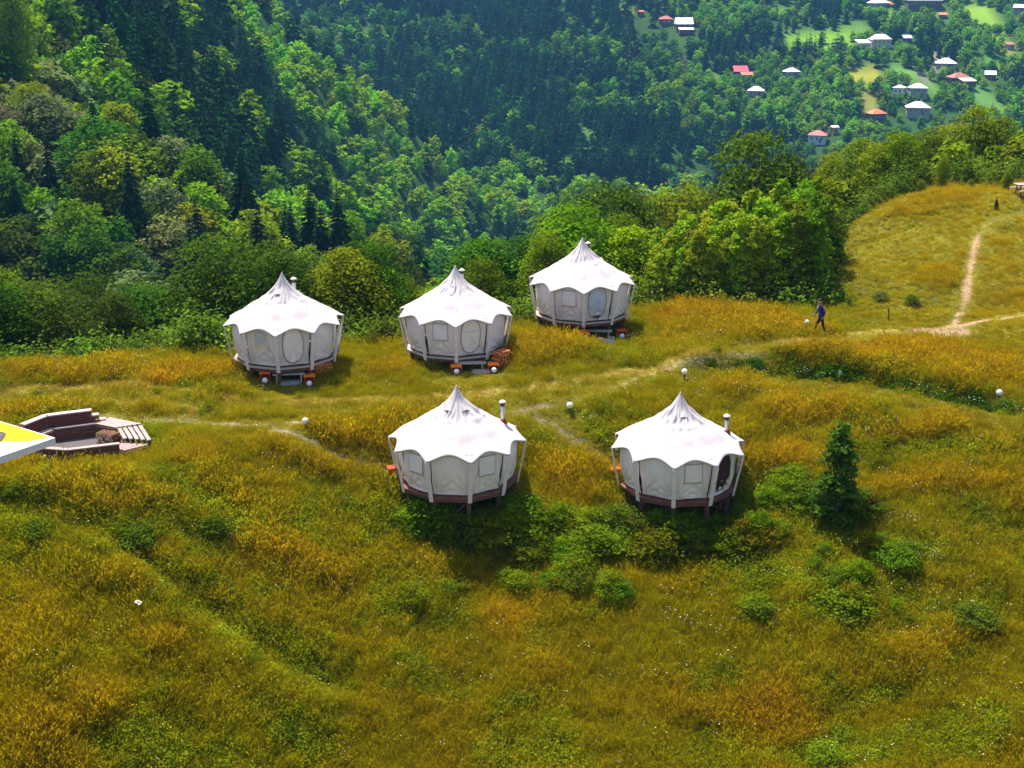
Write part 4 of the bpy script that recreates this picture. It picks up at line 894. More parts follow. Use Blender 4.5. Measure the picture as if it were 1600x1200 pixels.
# ------------------------------------------------------------------ the things that stand about the tents
def on_ground(u, v, dz=0.0): p = ground(u, v); return (float(p[0]), float(p[1]), float(p[2]) + dz)
def lamp_globe(label, loc, group, r=.135, stake=.18):
    t = empty('globe_lamp', loc, 0, label, 'lamp', group)
    MB().lathe(sphere(r), 16, (0, 0, stake + r * .9)).build('globe', M_GLOBE, t, True)
    MB().lathe([(.03, -.15), (.03, stake), (.055, stake), (.055, stake + .05), (.02, stake + .06)], 10).build('stake', M_SOOT, t)
    SHORT.append((loc[0], loc[1] - .35, .8))
def wooden_box(label, loc, rz, group, m, d=(.42, .36, .34), open_front=True):
    t = empty('wooden_box', loc, rz, label, 'box', group); w, dp, h = d
    MB().box((0, 0, h - .03), (w + .06, dp + .06, .06)).build('lid', m, t, bevel=.006)
    for s in (-1, 1): MB().box((s * (w / 2 - .02), 0, (h - .06) / 2 - .05), (.04, dp - .005, h + .04)).build('side_board', M_ORANGED, t, bevel=.004)
    MB().box((0, dp / 2 - .02, (h - .06) / 2 - .05), (w - .085, .035, h + .04)).build('back_board', M_ORANGED, t)
    if not open_front: MB().box((0, -dp / 2 + .02, (h - .06) / 2 - .05), (w - .085, .035, h + .04)).build('front_board', M_ORANGED, t)
    return t
def step(label, u, v, w, rz):
    loc = on_ground(u, v); SHORT.append((loc[0], loc[1] - .6, 2.2)); FOOTPRINTS.append((loc[0], loc[1], .55)); t = empty('bench_step', loc, rz, label, 'step', 'bench steps before the back tents')
    for k in (-1, 0, 1): MB().box((0, k * .125, .33), (w, .115, .05)).build('step_board', M_GREYWOOD, t, bevel=.006)
    for s in (-1, 1):
        MB().box((s * (w / 2 - .16), -.12, .11), (.07, .06, .39)).build('leg', M_GREYWOOD, t); MB().box((s * (w / 2 - .16), .12, .11), (.07, .06, .39)).build('leg', M_GREYWOOD, t)
def slab(label, u, v, w, d, rz):
    p = on_ground(u, v, .03); FOOTPRINTS.append((p[0], p[1], min(w, d) * .5))
    o = MB().prism([(-w / 2, -d / 2 + .1), (-w / 2 + .15, -d / 2), (w / 2 - .2, -d / 2 + .04), (w / 2, -d / 2 + .15), (w / 2 - .05, d / 2), (-w / 2 + .05, d / 2)], -.08, .035).build('stone_slab', M_SLAB, None, bevel=.01); o.location = p; o.rotation_euler = (0, 0, rz)
    tag(o, label, 'slab', 'slabs before the steps')
def log(name, r, L, parent, loc, rot, split=False, m=None):
    b = MB(); n = 8; V = []
    pr = [(r * math.cos(2 * math.pi * k / n), r * math.sin(2 * math.pi * k / n)) for k in range(n)] if not split else [(-r, 0), (-r * .5, -r * .25), (r * .5, -r * .2), (r, .1 * r), (r * .6, r * .8), (0, r), (-r * .7, r * .7)]
    n = len(pr)
    for y in (-L / 2, L / 2): V += [(x, y, z) for x, z in pr]
    b.add(V, [(i, (i + 1) % n, n + (i + 1) % n, n + i) for i in range(n)], 0); b.add(V, [tuple(range(n)), tuple(range(2 * n - 1, n - 1, -1))], 1)
    o = b.build(name, [m or M_LOG, M_LOGEND if m else M_LOGEND2], parent); o.location = loc; o.rotation_euler = rot; return o
M_LOG2 = mat('dark_log_bark', (.13, .055, .03), .9, (.22, .11, .06), 12, .5, 25)
def firewood(label, loc, rz, cols, rows, r, L, group=None, mats=None):
    t = empty('firewood_stack', loc, rz, label, 'firewood', group); g = random.Random(int(loc[0] * 100) & 255); first = []
    for j in range(rows):
        for i in range(cols - (j % 2)):
            x = (i - (cols - 1 - (j % 2)) / 2) * 2 * r * 1.02; z = r + j * 1.78 * r
            if len(first) < 5: o = log('log', r * g.uniform(.88, 1.02), L, t, (0, 0, 0), (0, 0, 0), len(first) % 2 == 1, mats); first.append(o)
            else: o = g.choice(first).copy(); COL.objects.link(o); o.parent = t
            o.location = (x + g.uniform(-.01, .01), g.uniform(-.05, .05), z); o.rotation_euler = (0, g.uniform(0, 6.28), g.uniform(-.06, .06))
    return t
def shoe(parent_label, loc, rz, grp):
    t = empty('shoes', loc, rz, parent_label, 'shoes', grp)
    for s in (-1, 1):
        b = MB(); pr = [(-.035, -.13), (.035, -.13), (.05, -.02), (.052, .08), (.02, .145), (-.03, .14), (-.048, .06), (-.042, -.02)]
        b.prism([(x + s * .075, y + s * .02) for x, y in pr], 0, .035); b.prism([(x * .85 + s * .075, y * .9 - .01 + s * .02) for x, y in pr], .035, .085)
        b.build('shoe', M_WHITEW, t, bevel=.012)
def props():
    step('low weathered bench step before the tent nearest the fire pit', 452, 595, 1.35, .12); step('low weathered bench step before the middle tent of the back row', 737, 578, 1.25, .05); step('low weathered bench step with shoes in front, before the back tent', 936, 527, 1.2, -.1)
    slab('grey slab under the step of the tent nearest the fire pit', 454, 598, .85, .6, .2); slab('grey slab under the step of the middle back tent', 752, 582, .8, .6, .1); slab('grey slab with two pairs of shoes before the back tent', 946, 534, .9, .6, 0)
    gb = 'orange boxes beside the tent steps'; gl = 'globe lamps in front of the orange boxes'
    for u, v, lab in [(415, 592, 'orange box left of the tan window tent step'), (484, 597, 'orange box by the firewood of the tan window tent'), (713, 582, 'orange box at the left of the middle back tent step'), (771, 579, 'orange box below the firewood at the middle back tent step'), (912, 528, 'red orange box left of the shoe step'), (970, 526, 'red orange box right beside the post at the shoe step')]:
        p = on_ground(u, v); back = u > 900; wooden_box(lab, p, .1, gb, M_ORANGED if back else M_ORANGE)
        q = (p[0] + .03, p[1] - .32, float(height(p[0] + .03, p[1] - .32))); lamp_globe('white globe lamp before the ' + lab, q, gl, .125, .02)
        FOOTPRINTS.append((p[0], p[1] - .2, .45))
    MB_ = wooden_box('small red box standing in the grass left of a stilted tent', on_ground(614, 746, .06), .3, None, M_ORANGED, (.36, .34, .38), False)
    wooden_box('low orange box in the weeds left of the tent with the dark doorway', on_ground(962, 738, .02), .3, None, M_ORANGE, (.40, .3, .18), False)
    for i, (u, v, lab) in enumerate([(478, 671, 'white globe lamp by the dirt path right of the fire pit'), (890, 646, 'white globe lamp beside the path between the two front tents'), (1069, 593, 'white globe lamp in the grass above the tent with the dark doorway'), (1311, 595, 'white globe lamp on the bank just below the ditch'), (1560, 626, 'white globe lamp at the far end of the ditch'), (1260, 515, 'white globe lamp in front of the walking person')]):
        lamp_globe(lab, on_ground(u, v), 'white globe lamps on stakes in the meadow', .128, .24)
    p = on_ground(500, 588); firewood('orange split firewood stacked under the tent nearest the fire pit', (p[0], p[1] + .25, p[2]), .45, 7, 4, .075, .5, 'firewood under the back tents')
    p = on_ground(784, 572); firewood('orange split firewood stacked under the middle back tent', (p[0], p[1] + .1, p[2]), .75, 5, 5, .075, .45, 'firewood under the back tents')
    p = on_ground(968, 508); o = MB().box((0, 0, .3), (.22, .2, .75)).build('deck_post', M_ORANGED, None, bevel=.01); o.location = p; tag(o, 'red painted post under the deck by the shoe step', 'post')
    p = on_ground(938, 533, .065); shoe('pair of white shoes on the slab nearer the red box', p, .9, 'shoes before the back tent'); p = on_ground(955, 531, .065); shoe('pair of white shoes beside the first pair on the slab', p, -.4, 'shoes before the back tent')
    p = on_ground(1389, 500); o = MB().tube([(0, 0, -.1), (-.03, 0, .3), (-.08, .02, .62)], [.035, .035, .03], 6).build('wooden_stake', M_STILT); o.location = p; tag(o, 'short dark leaning stake in the grass below the golden hill', 'stake')
    p = on_ground(218, 962, .48); b = MB(); b.box((0, 0, 0), (.2, .02, .16), .4, .3); b.box((.02, -.03, .02), (.08, .01, .06), .4, .3, 0, 1); o = b.build('paper_scrap', [M_WHITEW, M_TAN], None); o.location = p; o.rotation_euler = (-1.25, 0, 0); tag(o, 'crumpled white paper scrap lying on the lower slope', 'litter')
    # picnic table on the hill
    p = on_ground(1607, 307); t = empty('picnic_table', (p[0], p[1], p[2]), .03, 'weathered picnic table with benches on the hill crest', 'table')
    for k in range(5): MB().box((0, -.32 + .16 * k, .74), (1.7, .15, .045)).build('table_board', M_PALEWOOD, t, bevel=.005)
    for s in (-1, 1):
        for k in (0, 1): MB().box((0, s * (.66 + .13 * k), .44), (1.75, .12, .045)).build('bench_board', M_PALEWOOD, t, bevel=.005)
        MB().beam((s * .6, -.72, .40), (s * .6, .72, .40), .05, .09).build('bench_bearer', M_STILT, t); MB().beam((s * .6, -.36, .69), (s * .6, .36, .69), .05, .07).build('top_bearer', M_STILT, t)
        for q in (-1, 1): MB().beam((s * .6 + .055 * s, q * .5, -.1), (s * .6 + .055 * s, q * .2, .7), .05, .10).build('leg', M_STILT, t)

# ------------------------------------------------------------------ fire pit
def fire_pit():
    x0, y0 = PIT; z0 = .03
    t = empty('fire_pit', (x0, y0, z0), 0, 'octagonal sunken fire pit of timber with a brick back wall', 'fire pit')
    PV = [(.40, -1.82), (2.20, -1.14), (2.92, -.5), (2.15, 1.06), (.78, 1.74), (-1.32, .82), (-1.88, -.3), (-1.25, -1.5)]; RI = 2.1
    P = lambda r, i, z: (PV[i % 8][0] * r / 2.35, PV[i % 8][1] * r / 2.35, z)
    MB().prism([P(2.34, i, 0)[:2] for i in range(8)], -.75, -.02).build('concrete_base', M_CONC, t)
    MB().prism([P(1.96, i, 0)[:2] for i in range(8)], -.015, .03).build('gravel_floor', M_GRAVEL, t)
    H = .50
    for i in (0, 6, 7):                                   # plank walls and pale coping boards: front edges
        for j in range(3): MB().beam(P(RI + .08, i, .09 + j * .155), P(RI + .08, i + 1, .09 + j * .155), .06, .145).build('wall_plank', M_DECK, t, bevel=.006)
        MB().beam(P(RI + .10, i, H + .03), P(RI + .10, i + 1, H + .03), .20, .05).build('coping_board', M_PALEWOOD, t, bevel=.006)
    for i in (1, 2, 3, 4, 5):                             # inner plank walls behind seats and steps
        for j in range(3): MB().beam(P(1.52 if i not in (1, 2) else 1.55, i, .09 + j * .145 - (.0 if i not in (1, 2) else .15)), P(1.52 if i not in (1, 2) else 1.55, i + 1, .09 + j * .145 - (.0 if i not in (1, 2) else .15)), .05, .135).build('wall_plank', M_DECK, t, bevel=.005)
    def planks(i, r0, r1, n, z, m, name):                 # boards laid along edge i, each one proud of its gap
        for k in range(n):
            r = r0 + (r1 - r0) * (k + .5) / n; MB().beam(P(r, i, z), P(r, i + 1, z), (r1 - r0) / n * .80 * .93, .045).build(name, m, t, bevel=.005)
    planks(3, 1.52, 2.5, 6, H, M_PALEWOOD, 'bench_plank'); planks(4, 1.56, 2.02, 3, H - .02, M_GREYWOOD, 'bench_plank'); planks(5, 1.56, 2.02, 3, H - .02, M_GREYWOOD, 'bench_plank')
    MB().beam(P(1.50, 4, H + .02), P(1.50, 5, H + .02), .09, .05).build('coping_board', M_PALEWOOD, t, bevel=.005)
    planks(2, 1.56, 2.5, 5, H - .05, M_PALEWOOD, 'step_plank'); planks(1, 1.62, 2.42, 5, H - .22, M_PALEWOOD, 'step_plank')
    for i, z in ((2, H - .09), (1, H - .26)):
        MB().beam(P(2.44, i, z - .06), P(2.44, i + 1, z - .06), .06, .12).build('step_riser', M_DECK, t); MB().beam(P(1.6, i, z - .14), P(1.6, i + 1, z - .14), .05, .22).build('step_riser', M_DECK, t)
    MB().beam(P(2.44, 3, H - .1), P(2.44, 4, H - .1), .06, .14).build('bench_riser', M_DECK, t)
    # brick back wall, course by course, with stepped end
    courses = 9; bh = .105; first = None; g = random.Random(4)
    me = MB().box((0, 0, 0), (.235, .22, .09)).mesh('brick', M_BRICK, False, .006)
    for i in (4, 5):
        a = Vector(P(2.16, i, 0)); b_ = Vector(P(2.16, i + 1, 0)); d = b_ - a; L = d.length; d.normalize(); rz = math.atan2(d.y, d.x)
        MB().beam(a + d * .03 + Vector((0, 0, .25)), b_ + Vector((0, 0, .25)), .17, .5).build('mortar_core', M_MORTAR, t)
        MB().beam(a + d * .50 + Vector((0, 0, .72)), b_ + Vector((0, 0, .72)), .17, .44).build('mortar_core', M_MORTAR, t)
        for c in range(courses):
            z = .05 + c * bh; n = int(L / .25); s0 = (.0 if i == 5 else (0 if c < 5 else .25 if c < 7 else .5))
            for k in range(n + 1):
                s = s0 + (k + .5 * (c % 2)) * .25 + .1
                if s > L - .02: continue
                o = link('brick', me, t); q = a + d * s; o.location = (q.x, q.y, z); o.rotation_euler = (g.uniform(-.01, .01), 0, rz + g.uniform(-.015, .015))
        zt = .05 + courses * bh - .02
        MB().beam(a + d * (.45 if i == 4 else -.02) + Vector((0, 0, zt)), b_ + Vector((0, 0, zt)), .27, .05).build('coping_stone', M_COPING, t, bevel=.006)
    a = Vector(P(2.16, 4, 0)); d = (Vector(P(2.16, 5, 0)) - a).normalized()
    MB().beam(a + d * .20 + Vector((0, 0, .05 + 7 * bh - .02)), a + d * .44 + Vector((0, 0, .05 + 7 * bh - .02)), .27, .05).build('coping_stone', M_COPING, t); MB().beam(a + d * -.04 + Vector((0, 0, .05 + 5 * bh - .02)), a + d * .19 + Vector((0, 0, .05 + 5 * bh - .02)), .27, .05).build('coping_stone', M_COPING, t)
    rot = 0; lx, ly = 1.30, .02; wx = x0 + lx * math.cos(rot) - ly * math.sin(rot); wy = y0 + lx * math.sin(rot) + ly * math.cos(rot)
    firewood('split firewood stacked inside the fire pit below the plank bench', (wx, wy, z0 + .03), R(-28), 6, 4, .075, .42, None, M_LOG2)
    o = MB().box((0, 0, 0), (.22, .03, .02), .6).build('metal_poker', M_STEEL); o.location = (x0 + .05, y0 - .35, z0 + .045); o.rotation_euler = (0, 0, 2.4); tag(o, 'short pale metal bar on the gravel of the fire pit', 'metal bar')

# ------------------------------------------------------------------ parasol
M_PCAN = mat('parasol_canvas', (.56, .51, .55), .8, (.62, .57, .61), 3, .15, 12, .15); M_YEL = mat('parasol_yellow_print', (.54, .31, .002), .8, (.60, .36, .003), 3, .1, 12, .15); M_INK = mat('print_dark', (.06, .05, .055), .8, (.08, .07, .07), 20)
def terrace(cx, yc, z):
    """the raised timber terrace that carries the parasol, just beyond the edge of the photograph"""
    t = empty('terrace_deck', (cx - 2.2, yc - 1.0, z), 0, 'raised timber terrace under the yellow and white parasol beyond the edge of the view', 'terrace')
    for k in range(24): MB().box((-2.4 + .2 * k, 0, -.03), (.185, 5.2, .05)).build('deck_board', M_GREYWOOD, t)
    for q in (-2.3, 0, 2.3): MB().box((0, q, -.17), (4.7, .12, .2)).build('joist', M_STILT, t)
    for a in (-2.1, 1.0):
        for q in (-2.3, 2.3): MB().beam((a, q, float(height(cx - 2.2 + a, yc - 1 + q)) - z - .4), (a, q, -.28), .22, .22).build('post', M_STILT, t)
def parasol():
    yc = 25.9; SC = .67; c = at_y(86, 684, yc); hd = 3.5; rz = R(11); cx = c[0] - hd * SC * math.cos(rz); yc -= hd * SC * math.sin(rz); zt = c[2]
    g0 = zt - 2.35; terrace(cx, yc, g0); t = empty('parasol', (cx, yc, g0), rz, 'large square parasol printed yellow and white, cut off at the edge beside the fire pit', 'parasol')
    t.scale = (SC, SC, SC); z1 = (zt - g0) / SC; rise = .62; n = 96
    us = np.linspace(-1, 1, n + 1); U, V_ = np.meshgrid(us, us); m = np.maximum(np.abs(U), np.abs(V_))
    X = (U + V_) / 2 * hd; Y = (V_ - U) / 2 * hd            # corners of the square lie on the local axes, one points to +x
    Z = z1 + rise * (1 - m) - .10 * np.sin(np.pi * m) * .6 * (1 - np.abs(np.abs(U) - np.abs(V_)))
    i = np.arange((n + 1) ** 2).reshape(n + 1, n + 1); F = np.stack([i[:-1, :-1], i[:-1, 1:], i[1:, 1:], i[1:, :-1]], -1).reshape(-1, 4)
    P = np.stack([X, Y, Z], -1).reshape(-1, 3); cen = P[F].mean(1); cc_ = hd - cen[:, 0]; e = cen[:, 1]
    yel = (e > -.46 * (1 - np.exp(-np.maximum(cc_ - .25, 0) / .4))) & (e < cc_ - .10) & (cc_ > .25) & (cc_ < 3.2)
    link('canopy', mesh_np('canopy', P, F, [M_PCAN, M_YEL], None, True, yel.astype(int)), t)
    cor = [Vector((hd, 0, z1)), Vector((0, hd, z1)), Vector((-hd, 0, z1)), Vector((0, -hd, z1))]
    for k in range(4):
        a, b_ = cor[k], cor[(k + 1) % 4]; mids = [a.lerp(b_, q / 12) for q in range(13)]; o_ = Vector(((a + b_).x, (a + b_).y, 0)).normalized(); V = []; F2 = []
        for q, p in enumerate(mids):
            s = .012 * math.sin(q * 2.1); V += [p, p + Vector((0, 0, -.23)) + o_ * (.01 + s)]
        F2 = [(2 * q, 2 * q + 1, 2 * q + 3, 2 * q + 2) for q in range(12)]
        MB().add(V, F2).build('valance', M_PCAN, t)
        MB().beam((0, 0, z1 + rise - .18), cor[k] * 1.0 - Vector((0, 0, .12)) - Vector((cor[k].x, cor[k].y, 0)) * .02, .04, .03).build('rib', M_WHITEW, t)
        MB().beam((0, 0, z1 - .55), Vector((cor[k].x, cor[k].y, 0)) * .5 + Vector((0, 0, z1 + rise * .5 - .07)), .03, .02).build('strut', M_WHITEW, t)
    MB().tube([(0, 0, .05), (0, 0, z1 + rise - .05)], .035, 12).build('pole', M_STEEL, t, True); MB().lathe([(.05, .3), (.06, .12), (.4, .10), (.42, 0), (.02, 0)], 20).build('base', M_CONC, t)
    MB().lathe([(.005, .08), (.05, .05), (.06, 0), (.01, -.02)], 12, (0, 0, z1 + rise + .01)).build('finial', M_WHITEW, t, True)
    # the last letter of the dark print, cut off by the edge of the photograph
    def can(cv, ev): 
        x = hd - cv; U_ = (x - ev) / hd; W_ = (x + ev) / hd; mm = max(abs(U_), abs(W_)); return Vector((x, ev, z1 + rise * (1 - mm) - .06 * math.sin(math.pi * mm) * (1 - abs(abs(U_) - abs(W_))) + .02))
    ring = []; 
    for k in range(28):
        a = 2 * math.pi * k / 28; c_, s_ = math.copysign(abs(math.cos(a)) ** .6, math.cos(a)), math.copysign(abs(math.sin(a)) ** .6, math.sin(a))
        ring.append((1.96 + .46 * c_ - .06 * s_, -.20 + .50 * s_, 1.96 + .32 * c_ - .04 * s_, -.20 + .34 * s_))
    V = [can(a, b) for a, b, _, _ in ring] + [can(a, b) for _, _, a, b in ring] + [can(a, b) + Vector((0, 0, .006)) for a, b, _, _ in ring] + [can(a, b) + Vector((0, 0, .006)) for _, _, a, b in ring]
    F = [(56 + k, 56 + (k + 1) % 28, 84 + (k + 1) % 28, 84 + k) for k in range(28)]
    MB().add(V, F).build('print_letter', M_INK, t)

# ------------------------------------------------------------------ the walking person
M_JACKET = mat('blue_jacket', (.022, .022, .13), .85, (.04, .04, .20), 9, .3, 20); M_TROUS = mat('dark_trousers', (.022, .012, .014), .9, (.04, .022, .024), 9, .3, 20)
M_SKIN = mat('skin', (.44, .20, .12), .6, (.52, .26, .17), 12); M_HAIR = mat('dark_brown_hair', (.035, .014, .010), .8, (.06, .025, .018), 40, .4, 60); M_SHOE = mat('dark_shoes', (.03, .02, .02), .7, (.07, .05, .05), 15); M_SHIRT = mat('pale_shirt', (.6, .5, .5), .8)
def person():
    p = on_ground(1281, 524); t = empty('person', p, 0, 'person in a blue jacket and dark trousers striding across the meadow', 'person')
    V = []; E = []; Rd = []
    def ch(par, pts):
        k = par
        for (x, y, z, r) in pts:
            V.append((x, y, z)); Rd.append(r); j = len(V) - 1
            if k is not None: E.append((k, j))
            k = j
        return k
    pel = ch(None, [(0.02, 0, .93, .125)]); wai = ch(pel, [(-.01, 0, 1.10, .125)]); che = ch(wai, [(-.05, 0, 1.30, .15)]); nb = ch(che, [(-.085, 0, 1.44, .085)]); nk = ch(nb, [(-.115, 0, 1.52, .055)]); ch(nk, [(-.135, 0, 1.60, .085), (-.145, 0, 1.69, .088), (-.14, 0, 1.74, .055)])
    # near leg (towards the camera, -y) trails; far leg leads, towards -x
    ch(pel, [(.02, -.095, .86, .095), (.09, -.10, .50, .062), (.24, -.10, .12, .042), (.17, -.10, .05, .042), (.09, -.10, .035, .034)])
    ch(pel, [(0, .095, .86, .095), (-.16, .095, .50, .062), (-.25, .095, .12, .042), (-.33, .095, .06, .042), (-.42, .095, .04, .034)])
    hands = []
    for s, pts in ((-1, [(-.06, -.19, 1.40, .068), (.10, -.24, 1.17, .05), (.04, -.23, .97, .036), (.015, -.225, .91, .030)]), (1, [(-.09, .19, 1.40, .068), (-.12, .23, 1.14, .05), (-.24, .22, .98, .036), (-.27, .215, .93, .030)])):
        k = ch(che, pts); hx, hy, hz, _ = pts[-1]; hands.append(Vector((hx, hy, hz)))
        for f in range(4): ch(k, [(hx - .035 + .02 * f, hy, hz - .055 - .004 * (f in (1, 2)), .0095), (hx - .035 + .02 * f, hy + s * -.012, hz - .10 + .008 * (f in (0, 3)), .008)])
        ch(k, [(hx - .045, hy, hz - .015, .011), (hx - .062, hy, hz - .055, .009)])
    m = bpy.data.meshes.new('body'); m.from_pydata(V, E, []); o = bpy.data.objects.new('body', m); COL.objects.link(o)
    md = o.modifiers.new('skin', 'SKIN'); md.use_smooth_shade = True
    for k, r in enumerate(Rd): m.skin_vertices[0].data[k].radius = (r, r * (1.25 if k in (0, 1, 2) else 1.0)) if k in (1, 2) else (r, r)
    m.skin_vertices[0].data[0].use_root = True
    ms = o.modifiers.new('sub', 'SUBSURF'); ms.levels = 2; ms.render_levels = 2
    dg = bpy.context.evaluated_depsgraph_get(); me = bpy.data.meshes.new_from_object(o.evaluated_get(dg)); bpy.data.objects.remove(o); me.name = 'body'
    me.materials.clear()
    for x in (M_SKIN, M_JACKET, M_TROUS, M_SHOE): me.materials.append(x)
    for f in me.polygons:
        c = f.center; hand = min((c - h).length for h in hands); z = c.z
        arm = abs(c.y) > .165
        if hand < .125 and arm and z < .965 + (.02 if c.x < -.1 else 0): k = 0
        elif z > 1.50: k = 0
        elif z < .10: k = 3
        elif z < .93 and not (arm and z > .8): k = 2
        else: k = 1
        f.material_index = k; f.use_smooth = True
    link('body', me, t)
    MB().lathe(sphere(.1, n=16, k=10), 16).build('hair', M_HAIR, t, True); h = t.children[-1]; h.scale = (.98, .88, .78); h.location = (-.122, 0, 1.715); h.rotation_euler = (0, -.35, 0)
    f = MB(); f.add([(-.225, 0, 1.675), (-.258, 0, 1.635), (-.225, .018, 1.63), (-.225, -.018, 1.63)], [(0, 1, 2), (0, 3, 1), (1, 3, 2)]); f.build('nose', M_SKIN, t)
    for s in (-1, 1):
        MB().lathe(sphere(.014, n=8, k=5), 8, (-.214, s * .034, 1.678)).build('eye', M_SOOT, t, True); MB().lathe(sphere(.028, n=8, k=5), 8, (-.13, s * .088, 1.655)).build('ear', M_SKIN, t, True)
    MB().box((-.222, 0, 1.605), (.012, .045, .012)).build('mouth', M_REDBR, t)
    MB().tube([(-.10, -.06, 1.49), (-.165, 0, 1.46), (-.10, .06, 1.49)], .02, 6).build('collar', M_SHIRT, t, True); MB().beam((-.19, 0, 1.43), (-.205, 0, 1.30), .05, .02).build('shirt_front', M_SHIRT, t)

# ------------------------------------------------------------------ village on the far hillside
def roof_mat(n, c, c2=None): return mat(n, c, .6, c2, 1.2, .15, 8, .3, stretch=(6, .6, 1))
RM = {'white': roof_mat('white_sheet_roof', (.80, .77, .79), (.86, .84, .85)), 'pink': roof_mat('faded_pink_roof', (.62, .48, .47), (.78, .64, .62)), 'orange': roof_mat('orange_tile_roof', (.55, .12, .04), (.68, .20, .08)), 'red': roof_mat('red_sheet_roof', (.42, .07, .06), (.56, .14, .11)), 'crimson': roof_mat('crimson_sheet_roof', (.48, .03, .06), (.56, .05, .08)),
      'brown': roof_mat('brown_roof', (.24, .09, .06), (.36, .16, .11)), 'grey': roof_mat('grey_roof', (.20, .20, .17), (.28, .28, .24)), 'blue': roof_mat('pale_blue_roof', (.50, .58, .68), (.62, .70, .78)), 'rust': roof_mat('rust_patched_roof', (.45, .28, .24), (.72, .62, .60))}
WM = {'beige': mat('beige_render', (.44, .36, .32), .9, (.54, .46, .41), 2, .1, 8), 'grey': mat('grey_block_wall', (.20, .21, .22), .9, (.30, .31, .32), 3, .2, 12), 'dark': mat('dark_plank_wall', (.06, .05, .05), .9, (.11, .09, .085), 4), 'pink': mat('pink_render', (.40, .25, .23), .9, (.50, .34, .31), 3), 'white': mat('white_render', (.58, .57, .58), .9, (.68, .67, .68), 3), 'bluew': mat('pale_blue_boards', (.36, .46, .52), .9, (.46, .56, .62), 3)}
M_PANE = mat('window_glass', (.02, .025, .03), .15, (.04, .05, .06), 3, 0, 1, .6)
def house(u, v, wpx, label, roof='white', wall='grey', kind='hip', rz=0, hw=4.2, dm=.75, wing=None, floors=1, roof2=None, chim=True, rh=.24):
    p0 = ground(u, v + 8, 250); d = project(p0)[2]; W_ = wpx * d / FPX * .9; D = W_ * dm; p0 = ground(u, v + hw * .75 / d * FPX, 250); X, Y = p0[0], p0[1]
    hw *= .78
    zs = [float(height(X + a, Y + b)) for a in (-W_ / 2, W_ / 2) for b in (-D / 2, D / 2)]; z0 = min(zs) - .3; base = max(zs) - z0; hw = hw
    t = empty('village_house', (X, Y, z0), rz, label, 'house', 'houses of the far village'); hgt = base * .6 + hw
    MB().box((0, 0, hgt / 2), (W_ - .9, D - .9, hgt)).build('wall', WM[wall], t)
    ov = .55; a, b = W_ / 2 + ov - .45, D / 2 + ov - .45; H = W_ * rh
    r = MB()
    if kind == 'hip':
        k = max(a - b, .3); Vv = [(-a, -b, hgt), (a, -b, hgt), (a, b, hgt), (-a, b, hgt), (-k, 0, hgt + H), (k, 0, hgt + H)]
        Fv = [(0, 1, 5, 4), (1, 2, 5), (2, 3, 4, 5), (3, 0, 4), (3, 2, 1, 0)]
    elif kind == 'gable':
        Vv = [(-a, -b, hgt), (a, -b, hgt), (a, b, hgt), (-a, b, hgt), (-a, 0, hgt + H), (a, 0, hgt + H)]; Fv = [(0, 1, 5, 4), (2, 3, 4, 5), (1, 2, 5), (3, 0, 4), (3, 2, 1, 0)]
    else:
        Vv = [(-a, -b, hgt), (a, -b, hgt), (a, b, hgt + H), (-a, b, hgt + H), (-a, -b, hgt + .15), (a, -b, hgt + .15), (a, b, hgt + H + .15), (-a, b, hgt + H + .15)]; Fv = [(4, 5, 6, 7), (3, 2, 1, 0), (0, 1, 5, 4), (1, 2, 6, 5), (2, 3, 7, 6), (3, 0, 4, 7)]
    r.add(Vv, Fv)
    if roof2: r.m = [0 if i % 2 == 0 else 1 for i in range(len(r.m))]
    ro = r.build('roof', [RM[roof]] + ([RM[roof2]] if roof2 else []), t)
    MB().box((0, 0, hgt - .04), (2 * a + .1, 2 * b + .1, .16)).build('eaves_board', M_STILT if wall != 'beige' else WM['beige'], ro)
    if chim: MB().box((W_ * .12, D * .1, hgt + H * .9), (.7, .7, H * .9)).build('chimney', WM['grey'], ro)
    n = max(2, int(W_ / 3.0))
    for fl in range(floors):
        zc = hgt - 1.7 - fl * 2.7
        for i in range(n):
            x = (i - (n - 1) / 2) * (W_ - 2.2) / n
            f = MB().box((x, -(D - .9) / 2 - .03, zc), (1.1, .08, 1.35)).build('window', M_WHITEW, t); MB().box((x, -(D - .9) / 2 - .075, zc), (.85, .03, 1.1)).build('pane', M_PANE, f)
        for s in (-1, 1):
            f = MB().box((s * ((W_ - .9) / 2 + .03), 0, zc), (.08, 1.1, 1.35)).build('window', M_WHITEW, t); MB().box((s * ((W_ - .9) / 2 + .075), 0, zc), (.03, .85, 1.1)).build('pane', M_PANE, f)
    MB().box((W_ * .18, -(D - .9) / 2 - .04, base * .6 + 1.0), (1.0, .09, 2.0)).build('door', M_DECK, t)
    if wing:
        dx, dy, ww, wd, wh, wr, wk = wing
        MB().box((dx, dy, wh / 2), (ww - .6, wd - .6, wh)).build('wing_wall', WM[wall], t); a, b = ww / 2, wd / 2
        MB().add([(dx - a, dy - b, wh), (dx + a, dy - b, wh), (dx + a, dy + b, wh + wd * .22), (dx - a, dy + b, wh + wd * .22), (dx - a, dy - b, wh + .15), (dx + a, dy - b, wh + .15), (dx + a, dy + b, wh + wd * .22 + .15), (dx - a, dy + b, wh + wd * .22 + .15)], [(4, 5, 6, 7), (3, 2, 1, 0), (0, 1, 5, 4), (1, 2, 6, 5), (2, 3, 7, 6), (3, 0, 4, 7)]).build('wing_roof', RM[wr], t)
    pr = [(X + q * W_ * .6, Y, z0 + zz) for q in (-1, 1) for zz in (base * .5 + hw * .25, hgt + H)]; uv = np.array([project(np.array(q))[:2] for q in pr])
